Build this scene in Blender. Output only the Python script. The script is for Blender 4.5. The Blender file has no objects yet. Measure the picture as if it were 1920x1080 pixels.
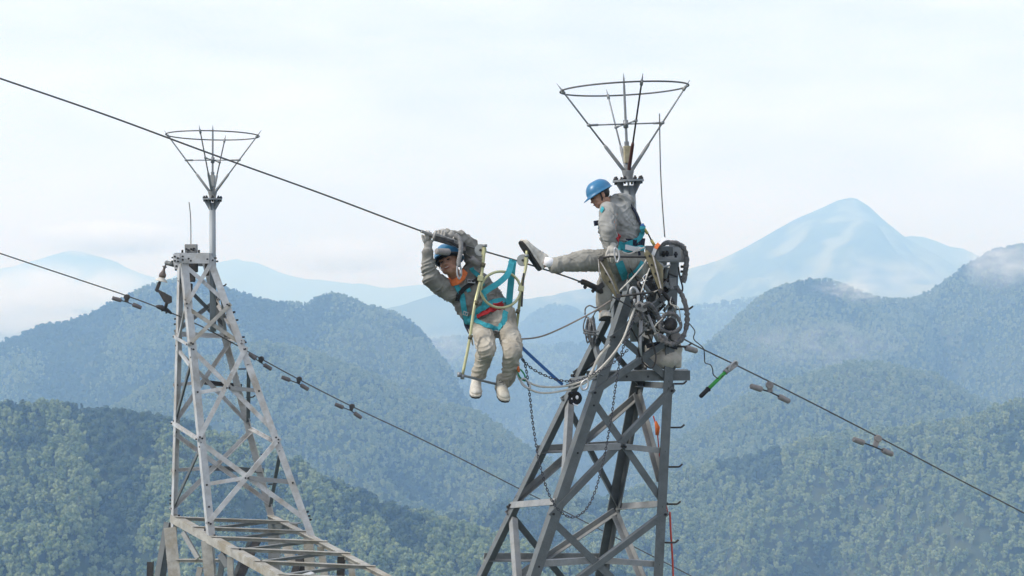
import bpy, bmesh, math, random
import numpy as np
from mathutils import Vector, Matrix, Quaternion
random.seed(7)
rng = np.random.default_rng(11)
C = bpy.context.scene.collection
SC = bpy.context.scene

# ------------------------------------------------------------------ camera
F = 2800.0
cam_d = bpy.data.cameras.new('camera')
cam_d.sensor_width = 36.0
cam_d.lens = 36.0 * F / 1920.0
cam_d.clip_start = 0.3
cam_d.clip_end = 60000
cam = bpy.data.objects.new('camera', cam_d)
C.objects.link(cam)
cam.location = (0, 0, 0)                       # the drone's eye, level with the pylon heads
cam.rotation_euler = (math.radians(90), 0, 0)
SC.camera = cam

# ------------------------------------------------------------------ sky and sun
SUN_EL, SUN_AZ = math.radians(38), math.radians(248)     # veiled sun over the camera's left shoulder
world = bpy.data.worlds.new('World')
SC.world = world
world.use_nodes = True
wn, wl = world.node_tree.nodes, world.node_tree.links
wn.clear()
w_out = wn.new('ShaderNodeOutputWorld')
w_bg = wn.new('ShaderNodeBackground')
w_bg.inputs['Strength'].default_value = 0.099
w_sky = wn.new('ShaderNodeTexSky')
w_sky.sky_type = 'NISHITA'
w_sky.sun_disc = False
w_sky.sun_elevation = SUN_EL
w_sky.sun_rotation = SUN_AZ
w_sky.air_density = 1.0
w_sky.dust_density = 2.0
w_tc = wn.new('ShaderNodeTexCoord')
w_map = wn.new('ShaderNodeMapping')
w_map.inputs['Scale'].default_value = (2.2, 2.2, 9.0)
w_noise = wn.new('ShaderNodeTexNoise')
w_noise.inputs['Scale'].default_value = 2.6
w_noise.inputs['Detail'].default_value = 6
w_noise.inputs['Roughness'].default_value = 0.55
w_ramp = wn.new('ShaderNodeMapRange')
w_ramp.inputs['From Min'].default_value = 0.30
w_ramp.inputs['From Max'].default_value = 0.72
w_ramp.inputs['To Min'].default_value = 0.66
w_ramp.inputs['To Max'].default_value = 0.97
w_mix = wn.new('ShaderNodeMix')
w_mix.data_type = 'RGBA'
w_mix.inputs['B'].default_value = (11.0, 12.1, 14.3, 1)       # thin bright overcast
wl.new(w_tc.outputs['Generated'], w_map.inputs['Vector'])
wl.new(w_map.outputs['Vector'], w_noise.inputs['Vector'])
wl.new(w_noise.outputs['Fac'], w_ramp.inputs['Value'])
wl.new(w_ramp.outputs['Result'], w_mix.inputs['Factor'])
wl.new(w_sky.outputs['Color'], w_mix.inputs['A'])
wl.new(w_mix.outputs['Result'], w_bg.inputs['Color'])
wl.new(w_bg.outputs['Background'], w_out.inputs['Surface'])

sun_d = bpy.data.lights.new('sun', 'SUN')
sun_d.energy = 3.6
sun_d.angle = math.radians(10)
sun_d.color = (1.0, 0.97, 0.93)
sun = bpy.data.objects.new('sun', sun_d)
C.objects.link(sun)
sun_dir = Vector((math.sin(SUN_AZ) * math.cos(SUN_EL), math.cos(SUN_AZ) * math.cos(SUN_EL), math.sin(SUN_EL)))
sun.rotation_euler = sun_dir.to_track_quat('Z', 'Y').to_euler()

SC.view_settings.view_transform = 'Standard'
SC.view_settings.look = 'None'
SC.view_settings.exposure = 0.0
SC.view_settings.gamma = 1.0
SC.view_settings.use_curve_mapping = False
SC.render.engine = 'CYCLES'
SC.cycles.max_bounces = 8
SC.cycles.volume_bounces = 6
SC.cycles.use_denoising = True
SC.cycles.use_adaptive_sampling = True

# ------------------------------------------------------------------ helpers
def P(px, py, Y):
    """The world point seen at photo pixel (px, py) at distance Y in front of the camera."""
    return Vector(((px - 960) / F * Y, Y, -(py - 540) / F * Y))

def tag(o, label=None, cat=None, group=None, kind=None):
    if label: o['label'] = label
    if cat: o['category'] = cat
    if group: o['group'] = group
    if kind: o['kind'] = kind
    return o

def empty(name, loc=(0, 0, 0)):
    o = bpy.data.objects.new(name, None)
    o.empty_display_size = 0.1
    C.objects.link(o)
    o.location = loc
    return o

def link(name, me, mat, parent=None):
    o = bpy.data.objects.new(name, me)
    C.objects.link(o)
    if mat is not None and not me.materials:
        for m in (mat if isinstance(mat, (list, tuple)) else [mat]): me.materials.append(m)
    if parent is not None:
        o.parent = parent
        # geometry is written in world coordinates; undo the parents' offset
        off = Vector((0, 0, 0)); q = parent
        while q is not None:
            off += q.location; q = q.parent
        o.location = -off
    return o

class MB:
    """Collects shapes (world coordinates) that become ONE mesh object."""
    def __init__(self): self.bm = bmesh.new()
    def face_box(self, o, ax, ay, az):
        """box from corner o spanned by three vectors"""
        o, ax, ay, az = Vector(o), Vector(ax), Vector(ay), Vector(az)
        v = [self.bm.verts.new(o + ax * i + ay * j + az * k) for k in (0, 1) for j in (0, 1) for i in (0, 1)]
        for f in ((0, 2, 3, 1), (4, 5, 7, 6), (0, 1, 5, 4), (2, 6, 7, 3), (0, 4, 6, 2), (1, 3, 7, 5)):
            self.bm.faces.new([v[i] for i in f])
        return self
    def box(self, c, sx, sy, sz, ax=(1, 0, 0), ay=(0, 1, 0), az=(0, 0, 1)):
        ax, ay, az = Vector(ax).normalized() * sx, Vector(ay).normalized() * sy, Vector(az).normalized() * sz
        return self.face_box(Vector(c) - (ax + ay + az) / 2, ax, ay, az)
    def bar(self, a, b, w, t, up):
        """flat bar from a to b; w across (perpendicular to up), t thick along up"""
        a, b = Vector(a), Vector(b)
        d = (b - a); n = (Vector(up) - d * (Vector(up).dot(d) / d.length_squared)).normalized()
        s = d.cross(n).normalized()
        return self.face_box(a - s * w / 2 - n * t / 2, s * w, d, n * t)
    def angle(self, a, b, n1, n2, w, t, w2=None):
        """rolled steel angle with its heel on the line a-b and flanges running along n1 and n2"""
        a, b = Vector(a), Vector(b); d = (b - a)
        dn = d.normalized()
        n1 = Vector(n1); n1 = (n1 - dn * n1.dot(dn)).normalized()
        n2 = Vector(n2); n2 = (n2 - dn * n2.dot(dn)); n2 = (n2 - n1 * n2.dot(n1)).normalized()
        w2 = w2 or w
        prof = [(0, 0), (w, 0), (w, t), (t, t), (t, w2), (0, w2)]
        va = [self.bm.verts.new(a + n1 * p + n2 * q) for p, q in prof]
        vb = [self.bm.verts.new(b + n1 * p + n2 * q) for p, q in prof]
        k = len(prof)
        for i in range(k):
            self.bm.faces.new((va[i], va[(i + 1) % k], vb[(i + 1) % k], vb[i]))
        self.bm.faces.new((va[0], va[3], va[2], va[1])); self.bm.faces.new((va[0], va[5], va[4], va[3]))
        self.bm.faces.new((vb[0], vb[1], vb[2], vb[3])); self.bm.faces.new((vb[0], vb[3], vb[4], vb[5]))
        return self
    def tube(self, pts, r, seg=8, closed=False, cap=True, flat=None):
        """tube along pts; r a number or one per point; flat=(normal, ratio) squashes it into a strap"""
        pts = [Vector(p) for p in pts]; n = len(pts)
        rs = r if isinstance(r, (list, tuple)) else [r] * n
        rings = []; prev = None
        for i in range(n):
            if closed: d = pts[(i + 1) % n] - pts[i - 1]
            else: d = pts[min(i + 1, n - 1)] - pts[max(i - 1, 0)]
            if d.length < 1e-9: d = Vector((0, 0, 1))
            d.normalize()
            if prev is None:
                u = d.cross(Vector((0, 0, 1)) if abs(d.z) < 0.9 else Vector((1, 0, 0))).normalized()
            else:
                u = (prev - d * prev.dot(d)).normalized()
            prev = u; v = d.cross(u)
            if n == 2 or not (0 < i < n - 1): k = 1.0
            else: k = 1.0
            rings.append([self.bm.verts.new(pts[i] + (u * math.cos(a) + v * math.sin(a)) * rs[i] * k)
                          for a in [2 * math.pi * j / seg for j in range(seg)]])
        m = n if closed else n - 1
        for i in range(m):
            A, B = rings[i], rings[(i + 1) % n]
            for j in range(seg):
                f = self.bm.faces.new((A[j], A[(j + 1) % seg], B[(j + 1) % seg], B[j])); f.smooth = True
        if cap and not closed:
            self.bm.faces.new(list(reversed(rings[0]))); self.bm.faces.new(rings[-1])
        return self
    def strap(self, pts, w, t, normals):
        """flat webbing along pts; normals gives the outward face direction at each point (or one for all)"""
        pts = [Vector(p) for p in pts]; n = len(pts)
        if isinstance(normals, Vector) or not isinstance(normals[0], (list, tuple, Vector)): normals = [Vector(normals)] * n
        rings = []
        for i in range(n):
            d = (pts[min(i + 1, n - 1)] - pts[max(i - 1, 0)]).normalized()
            nn = Vector(normals[i]); nn = (nn - d * nn.dot(d)).normalized()
            s = d.cross(nn)
            rings.append([self.bm.verts.new(pts[i] + s * a * w / 2 + nn * b * t / 2) for a, b in ((-1, -1), (1, -1), (1, 1), (-1, 1))])
        for i in range(n - 1):
            for j in range(4):
                self.bm.faces.new((rings[i][j], rings[i][(j + 1) % 4], rings[i + 1][(j + 1) % 4], rings[i + 1][j]))
        self.bm.faces.new(list(reversed(rings[0]))); self.bm.faces.new(rings[-1])
        return self
    def cyl(self, a, b, r, r2=None, seg=12):
        return self.tube([a, b], [r, r if r2 is None else r2], seg)
    def lathe(self, a, axis, prof, seg=16):
        """prof = [(distance along axis, radius)]"""
        a, axis = Vector(a), Vector(axis).normalized()
        u = axis.orthogonal().normalized(); v = axis.cross(u)
        rings = [[self.bm.verts.new(a + axis * h + (u * math.cos(q) + v * math.sin(q)) * max(r, 1e-4)) for q in [2 * math.pi * j / seg for j in range(seg)]] for h, r in prof]
        for A, B in zip(rings, rings[1:]):
            for j in range(seg): self.bm.faces.new((A[j], A[(j + 1) % seg], B[(j + 1) % seg], B[j]))
        self.bm.faces.new(list(reversed(rings[0]))); self.bm.faces.new(rings[-1])
        return self
    def ball(self, c, rx, ry=None, rz=None, rot=None, seg=12, rings=8):
        ry = ry or rx; rz = rz or rx
        m = Matrix.Translation(Vector(c)) @ (rot.to_matrix().to_4x4() if rot else Matrix.Identity(4)) @ Matrix.Diagonal((rx, ry, rz, 1))
        r = bmesh.ops.create_uvsphere(self.bm, u_segments=seg, v_segments=rings, radius=1, matrix=m)
        for v in r['verts']:
            for f in v.link_faces: f.smooth = True
        return self
    def bolt(self, c, n, r=0.012, h=0.014):
        c, n = Vector(c), Vector(n).normalized()
        return self.tube([c, c + n * h], r, 6)
    def poly(self, pts, n, t):
        """plate: polygon pts thickened by t along n"""
        n = Vector(n).normalized() * t
        a = [self.bm.verts.new(Vector(p)) for p in pts]; b = [self.bm.verts.new(Vector(p) + n) for p in pts]
        k = len(pts)
        self.bm.faces.new(list(reversed(a))); self.bm.faces.new(b)
        for i in range(k): self.bm.faces.new((a[i], a[(i + 1) % k], b[(i + 1) % k], b[i]))
        return self
    def mesh(self, name):
        bmesh.ops.recalc_face_normals(self.bm, faces=self.bm.faces)
        me = bpy.data.meshes.new(name); self.bm.to_mesh(me); self.bm.free()
        return me
    def build(self, name, mat, parent=None, bevel=0.0):
        o = link(name, self.mesh(name), mat, parent)
        if bevel:
            b = o.modifiers.new('edge', 'BEVEL'); b.width = bevel; b.segments = 1; b.limit_method = 'ANGLE'
        return o

def smooth_pts(pts, n=6, closed=False):
    """Catmull-Rom through pts"""
    pts = [Vector(p) for p in pts]; out = []; m = len(pts)
    for i in range(m if closed else m - 1):
        if closed: p0, p1, p2, p3 = pts[i - 1], pts[i], pts[(i + 1) % m], pts[(i + 2) % m]
        else: p0, p1, p2, p3 = pts[max(i - 1, 0)], pts[i], pts[i + 1], pts[min(i + 2, m - 1)]
        for k in range(n):
            t = k / n
            out.append(0.5 * ((2 * p1) + (p2 - p0) * t + (2 * p0 - 5 * p1 + 4 * p2 - p3) * t * t + (3 * p1 - p0 - 3 * p2 + p3) * t ** 3))
    if not closed: out.append(pts[-1].copy())
    return out

# ------------------------------------------------------------------ materials
def new_mat(name):
    m = bpy.data.materials.new(name); m.use_nodes = True
    nt = m.node_tree; return m, nt, nt.nodes, nt.links, nt.nodes['Principled BSDF']

def mat(name, col, rough=0.6, metal=0.0, var=0.25, scale=8.0, stain=None, stain_amt=0.5, stain_scale=3.0, bump=0.0, bump_scale=60.0, spec=0.4, stretch=(1, 1, 1), fine=0.0):
    """colour with two octaves of mottling, optional stain colour in patches, optional fine bump"""
    m, nt, N, L, B = new_mat(name)
    tc = N.new('ShaderNodeTexCoord'); mp = N.new('ShaderNodeMapping'); mp.inputs['Scale'].default_value = stretch
    L.new(tc.outputs['Object'], mp.inputs['Vector'])
    n1 = N.new('ShaderNodeTexNoise'); n1.inputs['Scale'].default_value = scale; n1.inputs['Detail'].default_value = 8; n1.inputs['Roughness'].default_value = 0.65
    L.new(mp.outputs['Vector'], n1.inputs['Vector'])
    mr = N.new('ShaderNodeMapRange'); mr.inputs['From Min'].default_value = 0.3; mr.inputs['From Max'].default_value = 0.7
    mr.inputs['To Min'].default_value = 1 - var; mr.inputs['To Max'].default_value = 1 + var
    L.new(n1.outputs['Fac'], mr.inputs['Value'])
    mul = N.new('ShaderNodeVectorMath'); mul.operation = 'SCALE'; mul.inputs[0].default_value = col[:3]
    L.new(mr.outputs['Result'], mul.inputs['Scale'])
    last = mul.outputs['Vector']
    if stain:
        n2 = N.new('ShaderNodeTexNoise'); n2.inputs['Scale'].default_value = stain_scale; n2.inputs['Detail'].default_value = 5; n2.inputs['Roughness'].default_value = 0.7
        L.new(mp.outputs['Vector'], n2.inputs['Vector'])
        r2 = N.new('ShaderNodeMapRange'); r2.inputs['From Min'].default_value = 0.48; r2.inputs['From Max'].default_value = 0.68
        r2.inputs['To Max'].default_value = stain_amt
        L.new(n2.outputs['Fac'], r2.inputs['Value'])
        mx = N.new('ShaderNodeMix'); mx.data_type = 'RGBA'; mx.inputs['B'].default_value = (*stain[:3], 1)
        L.new(r2.outputs['Result'], mx.inputs['Factor']); L.new(last, mx.inputs['A']); last = mx.outputs['Result']
    L.new(last, B.inputs['Base Color'])
    B.inputs['Roughness'].default_value = rough; B.inputs['Metallic'].default_value = metal
    B.inputs['Specular IOR Level'].default_value = spec
    if bump:
        n3 = N.new('ShaderNodeTexNoise'); n3.inputs['Scale'].default_value = bump_scale; n3.inputs['Detail'].default_value = 6
        L.new(mp.outputs['Vector'], n3.inputs['Vector'])
        bp = N.new('ShaderNodeBump'); bp.inputs['Strength'].default_value = bump; bp.inputs['Distance'].default_value = 0.02
        L.new(n3.outputs['Fac'], bp.inputs['Height']); L.new(bp.outputs['Normal'], B.inputs['Normal'])
    return m

def ring_pts(c, n, r, k=20, ry=None, u=None):
    n = Vector(n).normalized(); u = Vector(u) if u is not None else n.orthogonal(); u = (u - n * u.dot(n)).normalized(); v = n.cross(u)
    return [Vector(c) + u * math.cos(a) * r + v * math.sin(a) * (ry or r) for a in [2 * math.pi * i / k for i in range(k)]]

# ------------------------------------------------------------------ terrain
def vnoise(x, y, seed=0):
    xi, yi = np.floor(x).astype(np.int64), np.floor(y).astype(np.int64)
    xf, yf = x - xi, y - yi
    def h(a, b):
        n = (a * 374761393 + b * 668265263 + seed * 974711) & 0x7fffffff
        n = ((n ^ (n >> 13)) * 1274126177) & 0x7fffffff
        n = (n ^ (n >> 16)) & 0xffff
        return n / 65535.0
    u, v = xf * xf * (3 - 2 * xf), yf * yf * (3 - 2 * yf)
    return (h(xi, yi) * (1 - u) + h(xi + 1, yi) * u) * (1 - v) + (h(xi, yi + 1) * (1 - u) + h(xi + 1, yi + 1) * u) * v

def fbm(x, y, oct=4, seed=0):
    s, a, t = 0, 1.0, 0
    for k in range(oct):
        s = s + a * vnoise(x * 2 ** k, y * 2 ** k, seed + k); t += a; a *= 0.5
    return s / t

FLOOR = -620.0
def land_mat(name, c1, c2, c3, scale, patch=0.12):
    m, nt, N, L, B = new_mat(name)
    tc = N.new('ShaderNodeTexCoord')
    n1 = N.new('ShaderNodeTexNoise'); n1.inputs['Scale'].default_value = scale; n1.inputs['Detail'].default_value = 10; n1.inputs['Roughness'].default_value = 0.7
    n2 = N.new('ShaderNodeTexNoise'); n2.inputs['Scale'].default_value = scale * patch; n2.inputs['Detail'].default_value = 6
    r = N.new('ShaderNodeValToRGB'); r.color_ramp.elements[0].position = 0.35; r.color_ramp.elements[1].position = 0.66
    r.color_ramp.elements[0].color = (*c1, 1); r.color_ramp.elements[1].color = (*c2, 1)
    mr = N.new('ShaderNodeMapRange'); mr.inputs['From Min'].default_value = 0.48; mr.inputs['From Max'].default_value = 0.62
    mx = N.new('ShaderNodeMix'); mx.data_type = 'RGBA'; mx.inputs['B'].default_value = (*c3, 1)
    L.new(tc.outputs['Object'], n1.inputs['Vector']); L.new(tc.outputs['Object'], n2.inputs['Vector'])
    L.new(n1.outputs['Fac'], r.inputs['Fac']); L.new(n2.outputs['Fac'], mr.inputs['Value'])
    L.new(mr.outputs['Result'], mx.inputs['Factor']); L.new(r.outputs['Color'], mx.inputs['A']); L.new(mx.outputs['Result'], B.inputs['Base Color'])
    B.inputs['Roughness'].default_value = 0.9; B.inputs['Specular IOR Level'].default_value = 0.1
    return m

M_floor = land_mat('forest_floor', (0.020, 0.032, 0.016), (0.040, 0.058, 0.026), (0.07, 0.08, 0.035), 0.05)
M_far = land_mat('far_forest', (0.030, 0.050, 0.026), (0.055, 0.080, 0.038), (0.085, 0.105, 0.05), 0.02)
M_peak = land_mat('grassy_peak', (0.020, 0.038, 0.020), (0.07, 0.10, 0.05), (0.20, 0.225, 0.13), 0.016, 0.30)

def grid_mesh(name, V, nu, nv):
    idx = np.arange(nu * nv).reshape(nu, nv)
    q = np.stack([idx[:-1, :-1], idx[1:, :-1], idx[1:, 1:], idx[:-1, 1:]], -1).reshape(-1, 4)
    me = bpy.data.meshes.new(name)
    me.vertices.add(len(V)); me.vertices.foreach_set('co', V.astype(np.float32).ravel())
    me.loops.add(q.size); me.loops.foreach_set('vertex_index', q.astype(np.int32).ravel())
    me.polygons.add(len(q)); me.polygons.foreach_set('loop_start', np.arange(0, q.size, 4, dtype=np.int32))
    me.polygons.foreach_set('use_smooth', np.ones(len(q), dtype=bool))
    me.update(calc_edges=True)
    return me

class Hill:
    def __init__(self, name, crest, Y, front=0.55, back=0.6, Lf=500, Lb=300, spur=0.3, spur_len=140, shear=0.0, seed=1, material=None, rounding=40, tree_h=0, crag=6.0, smooth=0.35):
        """crest = photo silhouette (px, py); Y its distance, a number or one per point; slopes as rise over run"""
        crest = np.array(crest, float)
        Ys = np.array(Y if isinstance(Y, (list, tuple)) else [Y] * len(crest), float)
        self.px, self.Ys = crest[:, 0], Ys
        self.X = (crest[:, 0] - 960) / F * Ys
        self.Z = -(crest[:, 1] - 540) / F * Ys - tree_h
        self.p = dict(front=front, back=back, Lf=Lf, Lb=Lb, spur=spur, sl=spur_len, shear=shear, seed=seed, r=rounding, crag=crag, sm=smooth)
        self.name = name; self.mat = material or M_floor
    def at(self, s, v):
        """s = X along the crest, v = plan distance in front of (+) or behind (-) it -> x, y, z"""
        p = self.p
        # smooth interpolation of the crest
        zc = np.interp(s, self.X, self.Z); yc = np.interp(s, self.X, self.Ys)
        k = p['sl'] * p['sm']
        for d in (-1, -0.5, 0.5, 1):
            zc = zc + np.interp(s + d * k * 0.6, self.X, self.Z)
        zc = zc / 5
        av = np.sqrt(v * v + p['r'] ** 2) - p['r']
        slope = np.where(v > 0, p['front'], p['back'])
        z = zc - slope * av
        x = s + p['shear'] * v; y = yc - v
        g = np.clip(np.abs(v) / (2.2 * p['sl']), 0, 1)
        wob = (fbm(x / (p['sl'] * 1.3), y / (p['sl'] * 1.3), 3, p['seed'] + 31) - 0.5) * p['sl'] * 0.9
        n = fbm((s + wob) / p['sl'], v / (p['sl'] * 3.2) + 7, 3, p['seed'])
        ridge = 1 - np.abs(2 * n - 1)
        z = z + g * p['spur'] * 1.7 * p['sl'] * (ridge - 0.72)
        self.ridge = ridge
        cs = max(45.0, p['sl'] * 0.35)
        z = z + p['crag'] * (fbm(x / cs, y / cs, 4, p['seed'] + 77) - 0.5)
        return x, y, np.maximum(z, FLOOR + 1)
    def build(self, ds):
        p = self.p
        nu = int((self.X[-1] - self.X[0]) / ds) + 2
        s = np.linspace(self.X[0], self.X[-1], nu)
        v = np.concatenate([np.linspace(-p['Lb'], 0, int(p['Lb'] / ds / 1.5) + 2)[:-1], np.linspace(0, p['Lf'], int(p['Lf'] / ds / 1.1) + 2)])
        S, Vv = np.meshgrid(s, v, indexing='ij')
        x, y, z = self.at(S, Vv)
        V = np.stack([x, y, z], -1).reshape(-1, 3)
        o = link(self.name, grid_mesh(self.name, V, len(s), len(v)), self.mat)
        tag(o, kind='structure'); return o
    def points(self, spacing, vmax, vmin=-40, seed=0):
        r = np.random.default_rng(seed + 5)
        a = (self.X[-1] - self.X[0]) * (vmax - vmin)
        n = int(a / spacing ** 2)
        s = r.uniform(self.X[0], self.X[-1], n); v = r.uniform(vmin, vmax, n)
        x, y, z = self.at(s, v)
        px = 960 + x / y * F; py = 540 - z / y * F
        ok = (px > -60) & (px < 1980) & (py < 1130) & (z > FLOOR + 3)
        self.pr = self.ridge[ok]
        return np.stack([x, y, z], -1)[ok]

# the ground sheet, far beyond the last ridge
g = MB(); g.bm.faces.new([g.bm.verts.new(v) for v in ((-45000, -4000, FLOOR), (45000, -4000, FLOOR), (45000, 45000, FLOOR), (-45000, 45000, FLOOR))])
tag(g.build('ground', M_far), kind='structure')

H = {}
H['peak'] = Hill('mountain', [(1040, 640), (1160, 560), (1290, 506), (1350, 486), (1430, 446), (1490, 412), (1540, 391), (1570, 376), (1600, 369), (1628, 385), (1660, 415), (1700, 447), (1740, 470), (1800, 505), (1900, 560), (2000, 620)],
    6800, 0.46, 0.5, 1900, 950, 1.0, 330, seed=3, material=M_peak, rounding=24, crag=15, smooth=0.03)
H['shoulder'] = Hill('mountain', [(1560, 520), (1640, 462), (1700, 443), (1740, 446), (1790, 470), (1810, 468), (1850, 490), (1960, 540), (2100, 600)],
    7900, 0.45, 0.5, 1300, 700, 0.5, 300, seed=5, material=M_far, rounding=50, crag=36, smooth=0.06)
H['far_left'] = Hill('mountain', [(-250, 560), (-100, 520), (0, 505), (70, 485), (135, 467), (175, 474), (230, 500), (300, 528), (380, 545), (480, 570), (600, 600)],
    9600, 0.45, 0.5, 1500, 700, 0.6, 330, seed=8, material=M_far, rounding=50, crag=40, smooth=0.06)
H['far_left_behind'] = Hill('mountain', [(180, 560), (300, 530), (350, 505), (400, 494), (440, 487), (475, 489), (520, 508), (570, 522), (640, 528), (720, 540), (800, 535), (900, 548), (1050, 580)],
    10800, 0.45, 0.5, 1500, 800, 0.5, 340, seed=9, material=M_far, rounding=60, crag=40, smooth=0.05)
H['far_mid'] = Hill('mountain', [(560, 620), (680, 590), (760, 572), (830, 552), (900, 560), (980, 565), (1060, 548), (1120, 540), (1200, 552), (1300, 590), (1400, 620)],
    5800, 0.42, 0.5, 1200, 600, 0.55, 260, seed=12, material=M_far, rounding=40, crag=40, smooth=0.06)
H['mist_left'] = Hill('hill', [(-300, 560), (-80, 545), (0, 535), (60, 548), (130, 575), (230, 600), (330, 650), (450, 720)],
    5200, 0.45, 0.5, 1000, 600, 0.35, 240, seed=14, material=M_far, rounding=50)
H['knob'] = Hill('hill', [(900, 680), (965, 618), (1000, 590), (1030, 573), (1050, 570), (1080, 582), (1130, 610), (1220, 640), (1330, 680)],
    4600, 0.5, 0.5, 900, 500, 0.35, 200, seed=15, material=M_floor, rounding=45, tree_h=6)
H['grey_right'] = Hill('hill', [(1120, 640), (1220, 592), (1290, 580), (1345, 572), (1400, 562), (1440, 560), (1520, 570), (1640, 600)],
    4300, 0.45, 0.5, 900, 500, 0.35, 220, seed=16, material=M_floor, rounding=45, tree_h=6)
H['centre'] = Hill('hill', [(700, 690), (790, 645), (850, 632), (930, 640), (1010, 655), (1090, 640), (1180, 650), (1280, 655), (1360, 660), (1480, 700)],
    3500, 0.42, 0.5, 1100, 500, 0.4, 190, seed=18, rounding=45, tree_h=6)
H['right_main'] = Hill('hill', [(1180, 770), (1280, 685), (1340, 628), (1385, 592), (1420, 560), (1460, 537), (1500, 524), (1535, 521), (1570, 528), (1600, 545), (1650, 562), (1700, 565), (1735, 552), (1780, 522), (1820, 492), (1860, 468), (1900, 460), (1960, 455), (2080, 470), (2250, 520)],
    [2500] * 12 + [2600, 2600, 2600, 2600, 2600, 2600, 2600, 2600], 0.50, 0.6, 900, 350, 0.6, 170, shear=-0.15, seed=21, rounding=30, tree_h=7.5, smooth=0.12, crag=12)
H['left_main'] = Hill('hill', [(-160, 690), (-60, 655), (0, 642), (70, 615), (150, 592), (230, 562), (285, 537), (330, 522), (400, 528), (450, 546), (530, 570), (570, 573), (600, 556), (632, 548), (665, 562), (700, 580), (745, 588), (780, 610), (810, 645), (840, 690), (865, 735), (900, 790), (960, 850), (1040, 930)],
    [2350] * 17 + [2300, 2260, 2220, 2180, 2120, 2060, 2000], 0.50, 0.6, 800, 320, 0.55, 150, shear=0.25, seed=25, rounding=26, tree_h=7.5, smooth=0.10, crag=14)
H['left_spur'] = Hill('hill', [(20, 900), (150, 800), (250, 735), (380, 668), (480, 640), (560, 650), (640, 680), (720, 712), (790, 745), (850, 760), (905, 778), (960, 815), (1040, 870), (1120, 930), (1220, 1000)],
    [1800, 1800, 1800, 1800, 1800, 1790, 1780, 1760, 1740, 1720, 1700, 1680, 1650, 1620, 1600], 0.48, 0.5, 700, 260, 0.55, 120, shear=0.2, seed=29, rounding=24, tree_h=7.5, smooth=0.2, crag=12)
H['right_spur'] = Hill('hill', [(1230, 850), (1310, 800), (1390, 748), (1450, 715), (1520, 697), (1600, 680), (1660, 682), (1720, 698), (1780, 716), (1840, 748), (1920, 800), (2040, 860)],
    1750, 0.50, 0.5, 700, 260, 0.55, 120, shear=-0.2, seed=33, rounding=24, tree_h=7.5, smooth=0.2, crag=12)
H['right_near'] = Hill('hill', [(1080, 960), (1180, 915), (1280, 885), (1400, 852), (1500, 830), (1580, 812), (1680, 800), (1760, 796), (1830, 782), (1880, 762), (1940, 745), (2060, 720), (2200, 700)],
    [1300, 1300, 1300, 1290, 1280, 1270, 1260, 1250, 1240, 1230, 1220, 1210, 1200], 0.46, 0.5, 520, 220, 0.6, 95, shear=-0.35, seed=37, rounding=20, tree_h=7.5, smooth=0.2, crag=11)
H['left_near'] = Hill('hill', [(-200, 770), (-80, 762), (0, 768), (70, 760), (130, 763), (200, 772), (290, 788), (380, 805), (470, 838), (550, 868), (620, 895), (700, 930), (780, 962), (860, 985), (960, 1005), (1080, 1040), (1240, 1090)],
    [950, 945, 940, 935, 930, 920, 915, 910, 905, 900, 890, 880, 870, 860, 850, 840, 830], 0.44, 0.5, 380, 180, 0.55, 75, shear=0.3, seed=41, rounding=16, tree_h=7.5, smooth=0.2, crag=9)
H['low_centre'] = Hill('hill', [(760, 1000), (860, 962), (940, 950), (1020, 945), (1120, 942), (1220, 950), (1320, 965), (1420, 1000), (1520, 1050)],
    1200, 0.44, 0.5, 420, 200, 0.42, 80, seed=45, rounding=20, tree_h=7.5, smooth=0.2, crag=11)
for k, ds in (('peak', 30), ('shoulder', 70), ('far_left', 60), ('far_left_behind', 60), ('far_mid', 45), ('mist_left', 35), ('knob', 25), ('grey_right', 25), ('centre', 20),
              ('right_main', 13), ('left_main', 13), ('left_spur', 10), ('right_spur', 10), ('right_near', 7), ('left_near', 6), ('low_centre', 8)):
    H[k].build(ds)

# ------------------------------------------------------------------ forest: leaf-clump trees spread over the hills
def leaf_mat(name, c1, c2):
    m, nt, N, L, B = new_mat(name)
    oi = N.new('ShaderNodeObjectInfo')
    r = N.new('ShaderNodeValToRGB'); r.color_ramp.elements[0].color = (*c1, 1); r.color_ramp.elements[1].color = (*c2, 1)
    L.new(oi.outputs['Random'], r.inputs['Fac']); L.new(r.outputs['Color'], B.inputs['Base Color'])
    B.inputs['Roughness'].default_value = 0.7; B.inputs['Specular IOR Level'].default_value = 0.2
    return m
M_bark = mat('bark', (0.035, 0.028, 0.02), 0.9)
M_broad = leaf_mat('broadleaf', (0.020, 0.042, 0.022), (0.075, 0.110, 0.052))
M_bamboo = leaf_mat('bamboo_leaf', (0.10, 0.150, 0.058), (0.245, 0.29, 0.13))
M_conifer = leaf_mat('conifer', (0.018, 0.034, 0.018), (0.035, 0.055, 0.026))

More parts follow.
